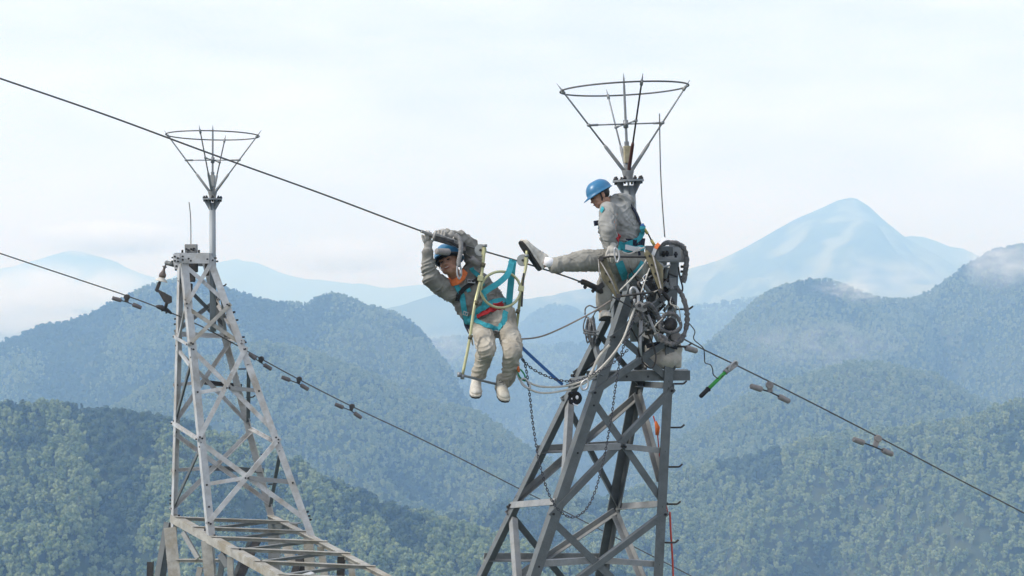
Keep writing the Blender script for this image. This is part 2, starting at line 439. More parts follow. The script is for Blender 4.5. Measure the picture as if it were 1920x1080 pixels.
def tree_proto(name, kind, material, seed):
    r = random.Random(seed); bm = bmesh.new()
    def leaf(c, s, nrm):
        n = Vector(nrm).normalized(); u = n.orthogonal().normalized(); u.rotate(Quaternion(n, r.uniform(0, 6.28))); v = n.cross(u)
        u *= s; v *= s * r.uniform(0.5, 0.9)
        bm.faces.new([bm.verts.new(c + u * a + v * b) for a, b in ((-1, -0.3), (-0.2, -1), (1, 0.1), (0.1, 1))])
    lobes = []
    if kind == 'broad':
        for k in range(7): lobes.append((Vector((r.uniform(-1.7, 1.7), r.uniform(-1.7, 1.7), r.uniform(3.0, 6.6))), r.uniform(1.1, 1.8)))
        per, ls = 44, 0.50
    elif kind == 'bamboo':
        for k in range(8):
            a = r.uniform(0, 6.28); d = r.uniform(0.2, 1.9)
            lobes.append((Vector((math.cos(a) * d, math.sin(a) * d, r.uniform(3.0, 7.4))), r.uniform(0.7, 1.2)))
        per, ls = 40, 0.42
    else:
        for k in range(8): lobes.append((Vector((r.uniform(-.2, .2), r.uniform(-.2, .2), 2.0 + k * 0.95)), 1.7 - k * 0.19))
        per, ls = 16, 0.5
    for c, R in lobes:
        shade_core = bmesh.ops.create_icosphere(bm, subdivisions=1, radius=R * 0.72, matrix=Matrix.Translation(c))  # solid ball added to block light and darken the crown's underside
        for k in range(per):
            d = Vector((r.gauss(0, 1), r.gauss(0, 1), r.gauss(0.25, 1))).normalized()
            leaf(c + d * R * r.uniform(0.7, 1.05), ls * r.uniform(0.6, 1.25), d + Vector((r.uniform(-.7, .7), r.uniform(-.7, .7), r.uniform(-.2, .9))))
    t = [bm.verts.new((math.cos(a) * q, math.sin(a) * q, z)) for q, z in ((0.16, -1.5), (0.06, 4.2)) for a in (0, 2.1, 4.2)]
    for i in range(3): bm.faces.new((t[i], t[(i + 1) % 3], t[3 + (i + 1) % 3], t[3 + i]))
    me = bpy.data.meshes.new(name); bm.to_mesh(me); bm.free(); me.materials.append(material); me.materials.append(M_bark)
    for p in list(me.polygons)[-3:]: p.material_index = 1
    return bpy.data.objects.new(name, me)

PROTO = {'broad': [tree_proto('broadleaf_tree', 'broad', M_broad, s) for s in (1, 2, 3)],
         'bamboo': [tree_proto('bamboo_clump', 'bamboo', M_bamboo, s) for s in (4, 5, 6)],
         'conifer': [tree_proto('conifer_tree', 'conifer', M_conifer, s) for s in (8, 9)]}

def scatter(name, pts, proto, smin, smax, seed):
    me = bpy.data.meshes.new(name)
    me.vertices.add(len(pts)); me.vertices.foreach_set('co', pts.astype(np.float32).ravel()); me.update()
    o = bpy.data.objects.new(name, me); C.objects.link(o); tag(o, kind='stuff')
    ng = bpy.data.node_groups.new(name, 'GeometryNodeTree')
    ng.interface.new_socket('Geometry', in_out='INPUT', socket_type='NodeSocketGeometry')
    ng.interface.new_socket('Geometry', in_out='OUTPUT', socket_type='NodeSocketGeometry')
    N, L = ng.nodes, ng.links
    gi, go = N.new('NodeGroupInput'), N.new('NodeGroupOutput')
    oi = N.new('GeometryNodeObjectInfo'); oi.inputs['Object'].default_value = proto; oi.inputs['As Instance'].default_value = True
    ip = N.new('GeometryNodeInstanceOnPoints')
    rr = N.new('FunctionNodeRandomValue'); rr.data_type = 'FLOAT_VECTOR'
    rr.inputs[0].default_value = (-0.12, -0.12, 0); rr.inputs[1].default_value = (0.12, 0.12, 6.28); rr.inputs['Seed'].default_value = seed
    rs = N.new('FunctionNodeRandomValue'); rs.data_type = 'FLOAT'
    rs.inputs[2].default_value = smin; rs.inputs[3].default_value = smax; rs.inputs['Seed'].default_value = seed + 1
    L.new(gi.outputs[0], ip.inputs['Points']); L.new(oi.outputs['Geometry'], ip.inputs['Instance'])
    L.new(rr.outputs[0], ip.inputs['Rotation']); L.new(rs.outputs[1], ip.inputs['Scale']); L.new(ip.outputs['Instances'], go.inputs[0])
    md = o.modifiers.new('trees', 'NODES'); md.node_group = ng
    return o

def plant(hill, spacing, vmax, size, bamboo_bias, seed, vmin=-40):
    pts = H[hill].points(spacing, vmax, vmin, seed)
    w = fbm(pts[:, 0] / (spacing * 32), pts[:, 1] / (spacing * 32), 3, seed + 9) * 0.75 + bamboo_bias + 0.125 + (H[hill].pr - 0.72) * 0.55
    r = np.random.default_rng(seed)
    w = w + r.normal(0, 0.035, len(pts))
    kind = np.where(w > 0.5, 1, 0)
    con = (kind == 0) & (r.uniform(0, 1, len(pts)) < 0.13)
    kind = np.where(con, 2, kind)
    sub = r.integers(0, 6, len(pts))
    for ki, kn in enumerate(('broad', 'bamboo', 'conifer')):
        protos = PROTO[kn]
        for j, pr in enumerate(protos):
            sel = (kind == ki) & (sub % len(protos) == j)
            if sel.sum() == 0: continue
            scatter({'broad': 'broadleaf_forest', 'bamboo': 'bamboo_forest', 'conifer': 'conifer_forest'}[kn], pts[sel], pr, size * (0.5, 0.7, 0.55)[j % 3], size * (1.45, 1.15, 1.6)[j % 3] * 0.95, seed + j)
            scatter_count[0] += int(sel.sum())
scatter_count = [0]
plant('left_near', 3.7, 330, 1.05, 0.05, 101)
plant('right_near', 4.1, 460, 1.05, 0.14, 102)
plant('low_centre', 4.1, 330, 1.05, 0.10, 103)
plant('left_spur', 4.4, 560, 1.0, 0.16, 104)
plant('right_spur', 4.4, 520, 1.0, 0.14, 105)
plant('left_main', 4.9, 620, 1.05, 0.04, 106)
plant('right_main', 5.1, 760, 1.05, 0.06, 107)
plant('centre', 9.0, 700, 1.5, 0.0, 108)
plant('grey_right', 11.0, 500, 1.7, 0.0, 109)
plant('knob', 11.0, 500, 1.7, -0.1, 110)
print('trees', scatter_count)

# ------------------------------------------------------------------ air
def volume_mat(name, color, density, noise=None):
    m = bpy.data.materials.new(name); m.use_nodes = True
    N, L = m.node_tree.nodes, m.node_tree.links; N.clear()
    out = N.new('ShaderNodeOutputMaterial'); pv = N.new('ShaderNodeVolumePrincipled')
    pv.inputs['Color'].default_value = (*color, 1); pv.inputs['Absorption Color'].default_value = (1, 1, 1, 1)
    pv.inputs['Density'].default_value = density; pv.inputs['Anisotropy'].default_value = 0.0
    L.new(pv.outputs['Volume'], out.inputs['Volume'])
    return m, N, L, pv
M_haze, *_ = volume_mat('haze_air', (0.36, 0.62, 1.0), 0.00035)
hz = MB(); hz.face_box((-9000, -60, FLOOR - 1), (18000, 0, 0), (0, 12200, 0), (0, 0, 520 - FLOOR + 1))
tag(hz.build('haze', M_haze), kind='stuff')

# ------------------------------------------------------------------ drifting mist between the ridges and low clouds above them
def mist_cloud(px, py, Y, wpx, hpx, depth, dens, seed, nscale=2.8, cut=0.42):
    m, N, L, pv = volume_mat('mist', (0.97, 0.98, 1.0), 0.0)
    tc = N.new('ShaderNodeTexCoord'); ln = N.new('ShaderNodeVectorMath'); ln.operation = 'LENGTH'
    L.new(tc.outputs['Object'], ln.inputs[0])
    fo = N.new('ShaderNodeMapRange'); fo.interpolation_type = 'SMOOTHSTEP'; fo.inputs['From Min'].default_value = 1.0; fo.inputs['From Max'].default_value = 0.25
    L.new(ln.outputs['Value'], fo.inputs['Value'])
    mp = N.new('ShaderNodeMapping'); mp.inputs['Location'].default_value = (seed * 3.7, seed * 1.9, seed * 0.7); mp.inputs['Scale'].default_value = (nscale * wpx / hpx * 0.45, nscale, nscale)
    nz = N.new('ShaderNodeTexNoise'); nz.inputs['Scale'].default_value = 1.0; nz.inputs['Detail'].default_value = 5; nz.inputs['Roughness'].default_value = 0.58
    L.new(tc.outputs['Object'], mp.inputs['Vector']); L.new(mp.outputs['Vector'], nz.inputs['Vector'])
    nr = N.new('ShaderNodeMapRange'); nr.inputs['From Min'].default_value = cut; nr.inputs['From Max'].default_value = cut + 0.25
    L.new(nz.outputs['Fac'], nr.inputs['Value'])
    mu = N.new('ShaderNodeMath'); mu.operation = 'MULTIPLY'; L.new(fo.outputs['Result'], mu.inputs[0]); L.new(nr.outputs['Result'], mu.inputs[1])
    m2 = N.new('ShaderNodeMath'); m2.operation = 'MULTIPLY'; L.new(mu.outputs[0], m2.inputs[0]); m2.inputs[1].default_value = dens
    L.new(m2.outputs[0], pv.inputs['Density'])
    b = MB(); b.ball((0, 0, 0), 1.0, seg=20, rings=12)
    o = b.build('mist', m); o.location = P(px, py, Y); o.scale = (wpx / F * Y, depth, hpx / F * Y); tag(o, kind='stuff')
mist_cloud(90, 572, 3300, 290, 95, 420, 0.014, 1, cut=0.38)
mist_cloud(205, 447, 4800, 190, 40, 300, 0.022, 2, cut=0.36)  # white cloud over the far left ridge, set inside the haze
mist_cloud(640, 480, 4800, 170, 42, 260, 0.016, 3, cut=0.38)  # second white cloud, left of centre, also inside the haze
mist_cloud(1880, 492, 2420, 105, 62, 110, 0.016, 4)
mist_cloud(1590, 548, 2440, 90, 30, 90, 0.015, 5, cut=0.40)
mist_cloud(1660, 530, 4600, 190, 60, 350, 0.0022, 6)
mist_cloud(1540, 645, 2150, 210, 60, 160, 0.0026, 7)
mist_cloud(840, 650, 3000, 160, 40, 250, 0.0026, 8)
mist_cloud(1100, 560, 5600, 220, 40, 300, 0.0016, 9)
# ------------------------------------------------------------------ steel
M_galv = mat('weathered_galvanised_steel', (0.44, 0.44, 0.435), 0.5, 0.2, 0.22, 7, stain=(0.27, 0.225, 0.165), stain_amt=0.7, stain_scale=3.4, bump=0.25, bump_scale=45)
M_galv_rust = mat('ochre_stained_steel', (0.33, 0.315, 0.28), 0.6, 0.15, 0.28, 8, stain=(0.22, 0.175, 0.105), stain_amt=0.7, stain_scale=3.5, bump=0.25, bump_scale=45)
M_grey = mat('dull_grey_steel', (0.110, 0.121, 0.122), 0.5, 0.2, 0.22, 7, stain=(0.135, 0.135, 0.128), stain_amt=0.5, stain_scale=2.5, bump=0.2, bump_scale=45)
M_grey_pale = mat('pale_grey_steel', (0.21, 0.217, 0.217), 0.55, 0.15, 0.25, 7, stain=(0.30, 0.285, 0.25), stain_amt=0.6, stain_scale=4, bump=0.2, bump_scale=45)
M_pole = mat('grey_pole_steel', (0.235, 0.258, 0.268), 0.5, 0.15, 0.06, 3, bump=0.1)
M_rod = mat('rod_steel', (0.20, 0.21, 0.215), 0.45, 0.4, 0.15, 9)
M_bright = mat('bright_steel', (0.40, 0.40, 0.40), 0.45, 0.5, 0.1, 9)
M_bolt = mat('black_bolts', (0.022, 0.021, 0.022), 0.6, 0.3, 0.2, 30)
M_dark = mat('dark_iron', (0.045, 0.043, 0.042), 0.6, 0.3, 0.35, 25, stain=(0.12, 0.10, 0.08), stain_amt=0.5, stain_scale=14)
M_wire = mat('stranded_wire', (0.10, 0.098, 0.095), 0.55, 0.4, 0.15, 40)
M_damper = mat('damper_weight', (0.23, 0.212, 0.20), 0.7, 0.1, 0.2, 25)
M_porc = mat('porcelain', (0.10, 0.075, 0.06), 0.2, 0, 0.15, 10, spec=0.6)
M_copper = mat('red_brown_sleeve', (0.07, 0.025, 0.02), 0.5, 0.1, 0.2, 20)
M_brass = mat('olive_plate', (0.105, 0.092, 0.05), 0.5, 0.25, 0.3, 14, stain=(0.19, 0.17, 0.12), stain_amt=0.5, stain_scale=9)
M_ochre = mat('yellowed_plastic', (0.30, 0.26, 0.16), 0.6, 0, 0.3, 25, stain=(0.36, 0.34, 0.29), stain_amt=0.9, stain_scale=12)

class Leg:
    def __init__(self, top, bot): self.a, self.b = P(*top), P(*bot)
    def at(self, py):
        """point on the leg seen at photo height py"""
        a, b = self.a, self.b
        za, zb = a.z, b.z
        # solve z/Y = k along the line
        k = -(py - 540) / F
        t = (k * a.y - a.z) / ((b.z - a.z) - k * (b.y - a.y))
        return a.lerp(b, t)

def face_frame(p, q, r):
    n = (q - p).cross(r - p).normalized(); return n

class Tower:
    def __init__(self, root, legs, inside):
        self.root, self.legs, self.c = root, legs, inside
        self.bolts = MB()
    def member(self, name, a, b, w, t, facing, material, offset=0.0, bolts=True, flip=False, kind='angle', ends=True):
        """steel angle from a to b lying in the face whose outward normal is facing"""
        a, b = Vector(a), Vector(b); d = (b - a).normalized()
        n = Vector(facing); n = (n - d * n.dot(d)).normalized()
        s = d.cross(n).normalized()
        if flip: s = -s
        o = n * offset
        m = MB()
        e = d * (0.014 if offset > 0 else -0.03) if ends is True else d * float(ends)
        if kind == 'angle': m.angle(a + o - s * w / 2 - e, b + o - s * w / 2 + e, s, -n, w, t)
        else: m.bar(a + o - e, b + o + e, w, t, n)
        ob = m.build(name, material, self.root)
        if bolts:
            for p, k in ((a, 1), (b, -1)):
                self.bolts.bolt(p + o + d * k * 0.02, n, 0.013, 0.016)
        return ob
    def out(self, i, j, py):
        """outward normal of the face between legs i and j"""
        p, q, r = self.legs[i].at(py), self.legs[j].at(py), self.legs[i].at(py + 60)
        n = (q - p).cross(r - p).normalized()
        return n if n.dot(p - self.c(py)) > 0 else -n

# ================================================================== the pale pylon head on the left
pl = empty('pylon', P(430, 985, 20.9))
tag(pl, 'pale rust-stained lattice pylon head with slender crossarm, standing alone on the left', 'pylon', 'lattice pylon heads')
LL = {2: Leg((340, 482, 20.42), (391, 1000, 20.15)), 3: Leg((398.5, 482, 20.52), (589, 1000, 20.50)),
      1: Leg((333, 482, 20.90), (320, 985, 21.15)), 4: Leg((389, 482, 21.0), (519, 985, 21.50))}
def cl(py): return (LL[1].at(py) + LL[2].at(py) + LL[3].at(py) + LL[4].at(py)) / 4
TL = Tower(pl, LL, cl)
nb = {1: (2, 4), 2: (1, 3), 3: (2, 4), 4: (1, 3)}
for k in (1, 2, 3, 4):
    a, b = LL[k].at(474 if k in (2, 3) else 480), LL[k].at(1010)
    n1 = (LL[nb[k][0]].at(760) - LL[k].at(760)); n2 = (LL[nb[k][1]].at(760) - LL[k].at(760))
    m = MB(); m.angle(a, b, n1, n2, 0.092, 0.011); m.build('leg', M_galv, pl)
def ml(i, pi, j, pj, w=0.072, off=0.012, mt=M_galv, **kw):
    w *= 0.74
    return TL.member('brace', LL[i].at(pi), LL[j].at(pj), w, 0.009, TL.out(i, j, (pi + pj) / 2), mt, off, **kw)
# front face
ml(2, 572, 3, 486); ml(2, 492, 3, 573, off=-0.02)
ml(2, 645, 3, 571, mt=M_galv_rust); ml(2, 576, 3, 648, off=-0.02, mt=M_galv_rust)
ml(2, 822, 3, 652, w=0.085); ml(2, 652, 3, 814, w=0.085, off=-0.02)
ml(2, 982, 3, 822, w=0.09); ml(2, 828, 3, 980, w=0.09, off=-0.02)
nf = TL.out(2, 3, 800)
c1 = P(428, 727, 20.36); c2 = P(463, 896, 20.3)
TL.member('strut', c1, LL[3].at(733), 0.055, 0.008, nf, M_grey_pale, -0.02); TL.member('strut', LL[2].at(737), c1, 0.05, 0.008, nf, M_galv, -0.035)
TL.member('strut', c2, LL[3].at(905), 0.06, 0.008, nf, M_grey_pale, -0.02); TL.member('strut', LL[2].at(909), c2, 0.05, 0.008, nf, M_galv, -0.035)
# left face
ml(1, 631, 2, 646, w=0.06, kind='bar', off=0.03); ml(1, 793, 2, 824, w=0.06, off=0.03)
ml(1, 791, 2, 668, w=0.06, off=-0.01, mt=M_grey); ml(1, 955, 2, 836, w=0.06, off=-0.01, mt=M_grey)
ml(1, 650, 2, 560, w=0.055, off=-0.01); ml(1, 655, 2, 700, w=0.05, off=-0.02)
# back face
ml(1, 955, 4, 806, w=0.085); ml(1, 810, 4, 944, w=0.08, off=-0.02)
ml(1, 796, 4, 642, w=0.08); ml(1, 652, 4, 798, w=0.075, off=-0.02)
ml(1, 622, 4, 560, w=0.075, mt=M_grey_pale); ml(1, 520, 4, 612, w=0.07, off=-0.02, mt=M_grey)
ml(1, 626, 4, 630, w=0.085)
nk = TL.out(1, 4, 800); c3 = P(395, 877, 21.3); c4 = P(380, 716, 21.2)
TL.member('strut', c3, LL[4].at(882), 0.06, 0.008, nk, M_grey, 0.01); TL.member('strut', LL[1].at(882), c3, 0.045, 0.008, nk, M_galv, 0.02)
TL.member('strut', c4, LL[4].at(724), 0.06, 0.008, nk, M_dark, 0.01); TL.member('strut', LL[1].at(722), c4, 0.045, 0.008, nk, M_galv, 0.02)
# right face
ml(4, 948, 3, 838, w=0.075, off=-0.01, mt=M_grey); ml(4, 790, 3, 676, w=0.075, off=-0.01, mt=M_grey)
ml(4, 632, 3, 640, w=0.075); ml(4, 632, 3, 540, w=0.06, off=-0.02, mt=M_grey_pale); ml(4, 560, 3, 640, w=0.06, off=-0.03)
ml(4, 800, 3, 830, w=0.06, off=-0.02)
# head beam, plates
nf0 = TL.out(2, 3, 500)
m = MB(); a, b = P(327, 474, 20.40), P(392, 474, 20.46); d = (b - a)
m.face_box(a - Vector((0, 0, 0.145)), d, Vector((0, 0.012, 0)), Vector((0, 0, 0.145)))
m.face_box(a + Vector((0, 0.012, -0.012)), d, Vector((0.02, 0.13, 0)), Vector((0, 0, 0.012)))
m.build('head_beam', M_galv, pl)
m = MB(); a, b = P(327, 478, 20.92), P(405, 478, 21.02); m.face_box(a - Vector((0, 0, 0.16)), b - a, Vector((0, 0.012, 0)), Vector((0, 0, 0.16))); m.build('head_beam', M_grey, pl)
m = MB(); m.poly([P(x, y, 20.385) for x, y in ((325, 476), (337, 476), (337, 493), (331, 508), (328, 505), (325, 492))], (0, -1, 0), 0.012); m.build('gusset_plate', M_galv, pl)
for x, y in ((328, 481), (334, 484), (328, 489), (334, 490), (331, 499), (330, 506)): TL.bolts.bolt(P(x, y, 20.372), (0, -1, 0), 0.014, 0.018)
for x, y in ((343, 481), (343, 487), (354, 485), (358, 489), (389, 486)): TL.bolts.bolt(P(x, y, 20.40), (0, -1, 0), 0.014, 0.016)
for x, y in ((324, 483), (323.5, 490), (323, 497)): TL.bolts.bolt(P(x + 2, y, 20.45), (-1, 0, 0), 0.013, 0.03)
for x, y in ((405, 484), (408, 490)): TL.bolts.bolt(P(x - 3, y, 20.5), (1, 0, 0), 0.013, 0.03)
m = MB(); m.box(P(358.5, 466, 20.55), 0.17, 0.06, 0.12); m.build('clamp_block', M_grey_pale, pl, 0.006)
for x, y in ((350, 467), (354, 469), (359, 467), (363, 469), (352, 473), (364, 466)): TL.bolts.bolt(P(x, y, 20.52), (0, -1, 0), 0.012, 0.05)
for x in (342, 373): TL.bolts.bolt(P(x, 474, 20.5), (0, 0, 1), 0.015, 0.04)
# dark hardware seen through the head
for x, y, w, h in ((361, 502, 0.15, 0.13), (359, 520, 0.11, 0.13), (357, 538, 0.06, 0.10), (388, 505, 0.06, 0.18)):
    MB().box(P(x, y, 20.72), w, 0.05, h).build('suspension_hardware', M_dark, pl, 0.012)
for py, k in ((555, 0), (570, 0)): TL.bolts.bolt(P(405, py, 20.9), (0.2, -1, 0), 0.028, 0.06)
# bolts on joints
for k, ys in ((2, (645, 655, 822, 735, 909, 950, 982)), (3, (571, 644, 655, 820, 830, 733, 905)), (1, (640, 722, 810, 882))):
    for y in ys:
        p = LL[k].at(y)
        TL.bolts.bolt(p + Vector((0.045 if k != 3 else -0.035, -0.004, 0)), (0, -1, 0), 0.014, 0.018)
for y in (598, 608, 930, 938, 945, 955):
    TL.bolts.bolt(LL[1].at(y) + Vector((-0.002, 0.03, 0)), (-1, 0.2, 0), 0.014, 0.03)
for y in (585, 600, 632, 642, 960, 968, 975):
    TL.bolts.bolt(LL[3].at(y) + Vector((0.0, 0.03, 0)), (1, -0.2, 0), 0.014, 0.03)
# step bolts
def step_bolt(parent, p, d, length, material=M_dark, r=0.010):
    d = Vector(d).normalized(); p = Vector(p)
    MB().tube([p, p + d * length * 0.72, p + d * length * 0.8 + Vector((0, 0, 0.004)), p + d * length + Vector((0, 0, 0.028))], r, 7).build('step_bolt', material, parent)
for y in (536, 590, 692, 745, 852, 908): step_bolt(pl, LL[4].at(y) + Vector((0.03, 0, 0)), (1, 0.25, 0), 0.13)

# ---- crossarm below the head
h_in = Vector((0.60, -0.80, -0.17))
f0 = P(322, 966, 21.10); b0 = P(515, 966, 21.45)
def fch(t): return f0 + h_in * t
off_f = P(391, 1001, 20.12)
# chords run under the legs: front chord beneath legs 1-2, rear chord beneath legs 4-3
dF = (P(391, 1001, 20.15) - f0); dF.normalize(); dF.z -= 0.02
dB = (P(589, 1001, 20.50) - b0); dB.normalize(); dB.z -= 0.02
def chord(o, d, t): return o + d * t
m = MB(); m.angle(chord(f0, dF, -0.05), chord(f0, dF, 4.6), (0, 0, -1), (0.8, 0.6, 0), 0.115, 0.012, 0.10); m.build('crossarm_chord', M_galv_rust, pl)
m = MB(); m.angle(chord(b0, dB, -0.05), chord(b0, dB, 4.6), (0, 0, -1), (-0.8, -0.6, 0), 0.10, 0.012, 0.10); m.build('crossarm_chord', M_galv_rust, pl)
up = Vector((0, 0, 1))
for t in (0.05, 0.62, 1.18, 1.80, 2.45, 3.1, 3.8):
    TL.member('crossarm_tie', chord(f0, dF, t + 0.10) + up * 0.012, chord(b0, dB, t + 0.35) + up * 0.012, 0.055, 0.008, up, M_galv_rust, 0.004, bolts=False)
for t in (0.35, 0.95, 1.5, 2.1, 2.75, 3.4):
    TL.member('crossarm_diagonal', chord(f0, dF, t + 0.32) - up * 0.03, chord(b0, dB, t - 0.28) - up * 0.03, 0.05, 0.008, up, M_grey_pale, -0.01, bolts=False)
for t in (0.1, 0.95, 1.25, 2.0, 2.6): TL.bolts.bolt(chord(f0, dF, t) + Vector((0.05, 0.04, 0.003)), up, 0.016, 0.02)
# lower column and lower arm members reaching down out of view
def low(a, b, w, mt, n=(0, -1, 0), kind='angle', name='lower_brace'):
    TL.member(name, P(*a), P(*b), w, 0.01, n, mt, 0, bolts=False, kind=kind)
low((318, 985, 21.0), (331, 1120, 20.9), 0.17, M_galv_rust, kind='bar', name='lower_leg')
low((386, 1010, 20.22), (396, 1120, 20.2), 0.14, M_galv_rust, name='lower_leg')
low((512, 975, 21.5), (515, 1120, 21.4), 0.16, M_grey_pale, name='lower_leg')
low((577, 1005, 20.55), (583, 1120, 20.5), 0.13, M_galv_rust, name='lower_leg')
low((313, 975, 21.2), (287, 1120, 21.1), 0.11, M_grey, (-0.6, -0.8, 0)); low((281, 1050, 21.2), (279, 1120, 21.2), 0.08, M_dark)
low((316, 990, 21.25), (300, 1120, 21.2), 0.07, M_grey)
low((340, 995, 20.9), (372, 1050, 20.6), 0.06, M_grey); low((312, 1048, 21.1), (425, 1048, 20.3), 0.05, M_galv_rust, (0, 0, 1))
low((376, 1060, 20.4), (362, 1120, 20.4), 0.07, M_galv_rust); low((420, 1030, 20.0), (405, 1120, 20.0), 0.07, M_grey)
low((431, 1040, 19.85), (432, 1120, 19.85), 0.075, M_galv_rust); low((410, 1035, 20.0), (428, 1065, 19.9), 0.08, M_grey)
low((487, 1000, 21.2), (436, 1110, 20.2), 0.10, M_dark); low((470, 1010, 21.1), (420, 1120, 20.3), 0.05, M_grey)
low((535, 1020, 21.0), (548, 1060, 20.9), 0.12, M_galv_rust); low((570, 1030, 20.6), (540, 1100, 20.4), 0.09, M_dark)
low((600, 1020, 20.3), (612, 1110, 20.2), 0.09, M_galv_rust); low((640, 1040, 19.8), (636, 1120, 19.8), 0.10, M_dark)
low((658, 1045, 19.7), (662, 1120, 19.7), 0.08, M_galv_rust); low((560, 1040, 20.7), (575, 1120, 20.6), 0.12, M_dark)
low((500, 985, 21.45), (560, 988, 20.9), 0.09, M_grey)
low((545, 1085, 18.6), (590, 1072, 18.9), 0.07, M_galv, (0, -0.3, 1))
o = TL.bolts.build('bolt_heads', M_bolt, pl); tag(o, kind='stuff')

# ---- lightning arrester crowns
def crown(base, top, Rr, ring_h, az, label, loc, pole_end, pole_r, boxy):
    fr = 0.158 if boxy else 0.132
    base, top = Vector(base), Vector(top)
    ax = (top - base).normalized()
    ux = Vector((math.cos(az), math.sin(az), 0)); ux = (ux - ax * ux.dot(ax)).normalized(); uy = ax.cross(ux).normalized()
    root = empty('lightning_rod', base)
    tag(root, label, 'lightning rod', 'lightning rods on the pylon heads')
    L = (top - base).length
    # pole, flange with gussets and bolts
    MB().tube([Vector(pole_end), base - ax * 0.06], [pole_r, pole_r * 0.98], 20).build('pole', M_pole, root)
    m = MB(); m.lathe(base - ax * 0.022, ax, [(0, 0.0), (0, fr), (0.022, fr), (0.022, 0.0)], 24)
    for k in range(6):
        a = k * math.pi / 3 + 0.3; d = ux * math.cos(a) + uy * math.sin(a)
        s = ax.cross(d)
        m.poly([base - ax * 0.024 + d * fr * 0.93 - s * 0.004, base - ax * 0.024 + d * pole_r * 0.9 - s * 0.004, base - ax * 0.17 + d * pole_r * 0.9 - s * 0.004], s, 0.008)
    m.build('flange', M_rod, root)
    m = MB(); m.lathe(base, ax, [(0, 0.045), (0.03, 0.048), (0.085, 0.062), (0.095, 0.062), (0.095, 0.0)], 20); m.build('collar', M_grey_pale, root)
    m = MB()
    for k in range(8):
        a = k * math.pi / 4 + 0.25; d = ux * math.cos(a) + uy * math.sin(a)
        m.tube([base + d * fr * 0.86 - ax * 0.045, base + d * fr * 0.86 + ax * 0.035], 0.012, 6); m.tube([base + d * fr * 0.86, base + d * fr * 0.86 + ax * 0.02], 0.021, 6)
    tag(m.build('flange_bolts', M_bolt, root), kind='stuff')
    # central spike
    m = MB(); m.lathe(base + ax * 0.09, ax, [(0, 0.018), (0.10, 0.018), (0.10, 0.024), (0.12, 0.024)], 12)
    m.lathe(base + ax * (L * 0.30), ax, [(0, 0.024), (0.06, 0.024), (0.06, 0.014), (L * 0.56, 0.012), (L * 0.64, 0.009), (L * 0.70, 0.001)], 12)
    m.build('spike', M_rod, root)
    m = MB(); m.box(base + ax * (L * 0.235) - Vector((0, 0.01, 0)), 0.068, 0.05, L * 0.16, ux, uy, ax); m.build('counter_box', M_ochre if boxy else M_grey_pale, root, 0.005)
    # ring
    rc = base + ax * ring_h
    m = MB(); m.tube([rc + (ux * math.cos(a) + uy * math.sin(a)) * Rr for a in [2 * math.pi * k / 72 for k in range(72)]], 0.0085, 8, closed=True); m.build('ring', M_wire, root)
    cross_h = L * 0.52
    cm = MB()
    for k in range(4):
        a = k * math.pi / 2; d = ux * math.cos(a) + uy * math.sin(a)
        s0 = base + ax * 0.085 + d * 0.035; s1 = rc + d * (Rr - 0.004)
        e = s1 - s0; en = e.normalized()
        m = MB(); m.tube([s0 + e * 0.20, s1, s1 + en * 0.09], [0.0095, 0.0085, 0.002], 8); rod = m.build('spoke', M_rod if k != (3 if boxy else 1) else M_dark, root)
        m = MB(); m.tube([s0, s0 + e * 0.02, s0 + e * 0.30, s0 + e * 0.33], [0.013, 0.019, 0.017, 0.011], 10); m.build('sleeve', M_copper if (k == 3 and boxy) else M_grey_pale, rod)
        m = MB(); m.tube([s1 - en * 0.04, s1 + en * 0.012], 0.016, 8); m.build('ring_clamp', M_grey_pale, rod)
        t = (cross_h - 0.085) / (ring_h - 0.085)
        p = s0 + e * t
        cm.tube([base + ax * cross_h, p], 0.0075, 8); cm.tube([p + (base + ax * cross_h - p) * 0.25, p - (base + ax * cross_h - p).normalized() * 0.02], 0.012, 8); cm.ball(p, 0.018)
    cm.tube([base + ax * (cross_h - 0.04), base + ax * (cross_h + 0.04)], 0.026, 10)
    cm.build('cross_bars', M_rod, root)
    return root
crown(P(398.5, 372, 20.62), P(399, 234, 20.62), 86 / F * 20.62, (372 - 254) / F * 20.62, math.radians(-4), 'smaller ring-crowned lightning rod on the tall grey pole of the left pylon', None, P(399.5, 622, 20.62), 0.044, False)
crown(P(1178, 337, 15.0), P(1169, 136, 14.97), 120 / F * 15.0, (337 - 167) / F * 15.0, math.radians(11), 'larger ring-crowned lightning rod behind the man in the blue helmet', None, P(1194, 640, 15.02), 0.068, True)

def whip(pts, label):
    m = MB(); m.tube(smooth_pts(pts, 4), 0.0065, 6)
    tag(m.build('whip_rod', M_wire), label, 'rod', 'thin upright rods')
whip([P(354.5, 379, 20.55), P(357.5, 410, 20.55), P(358, 462, 20.55)], 'short thin upright wire rod above the block on the left pylon')
whip([P(1236.5, 213, 14.85), P(1238, 300, 14.85), P(1241, 370, 14.85), P(1247, 452, 14.85)], 'long thin dark upright rod beside the right pylon crown')

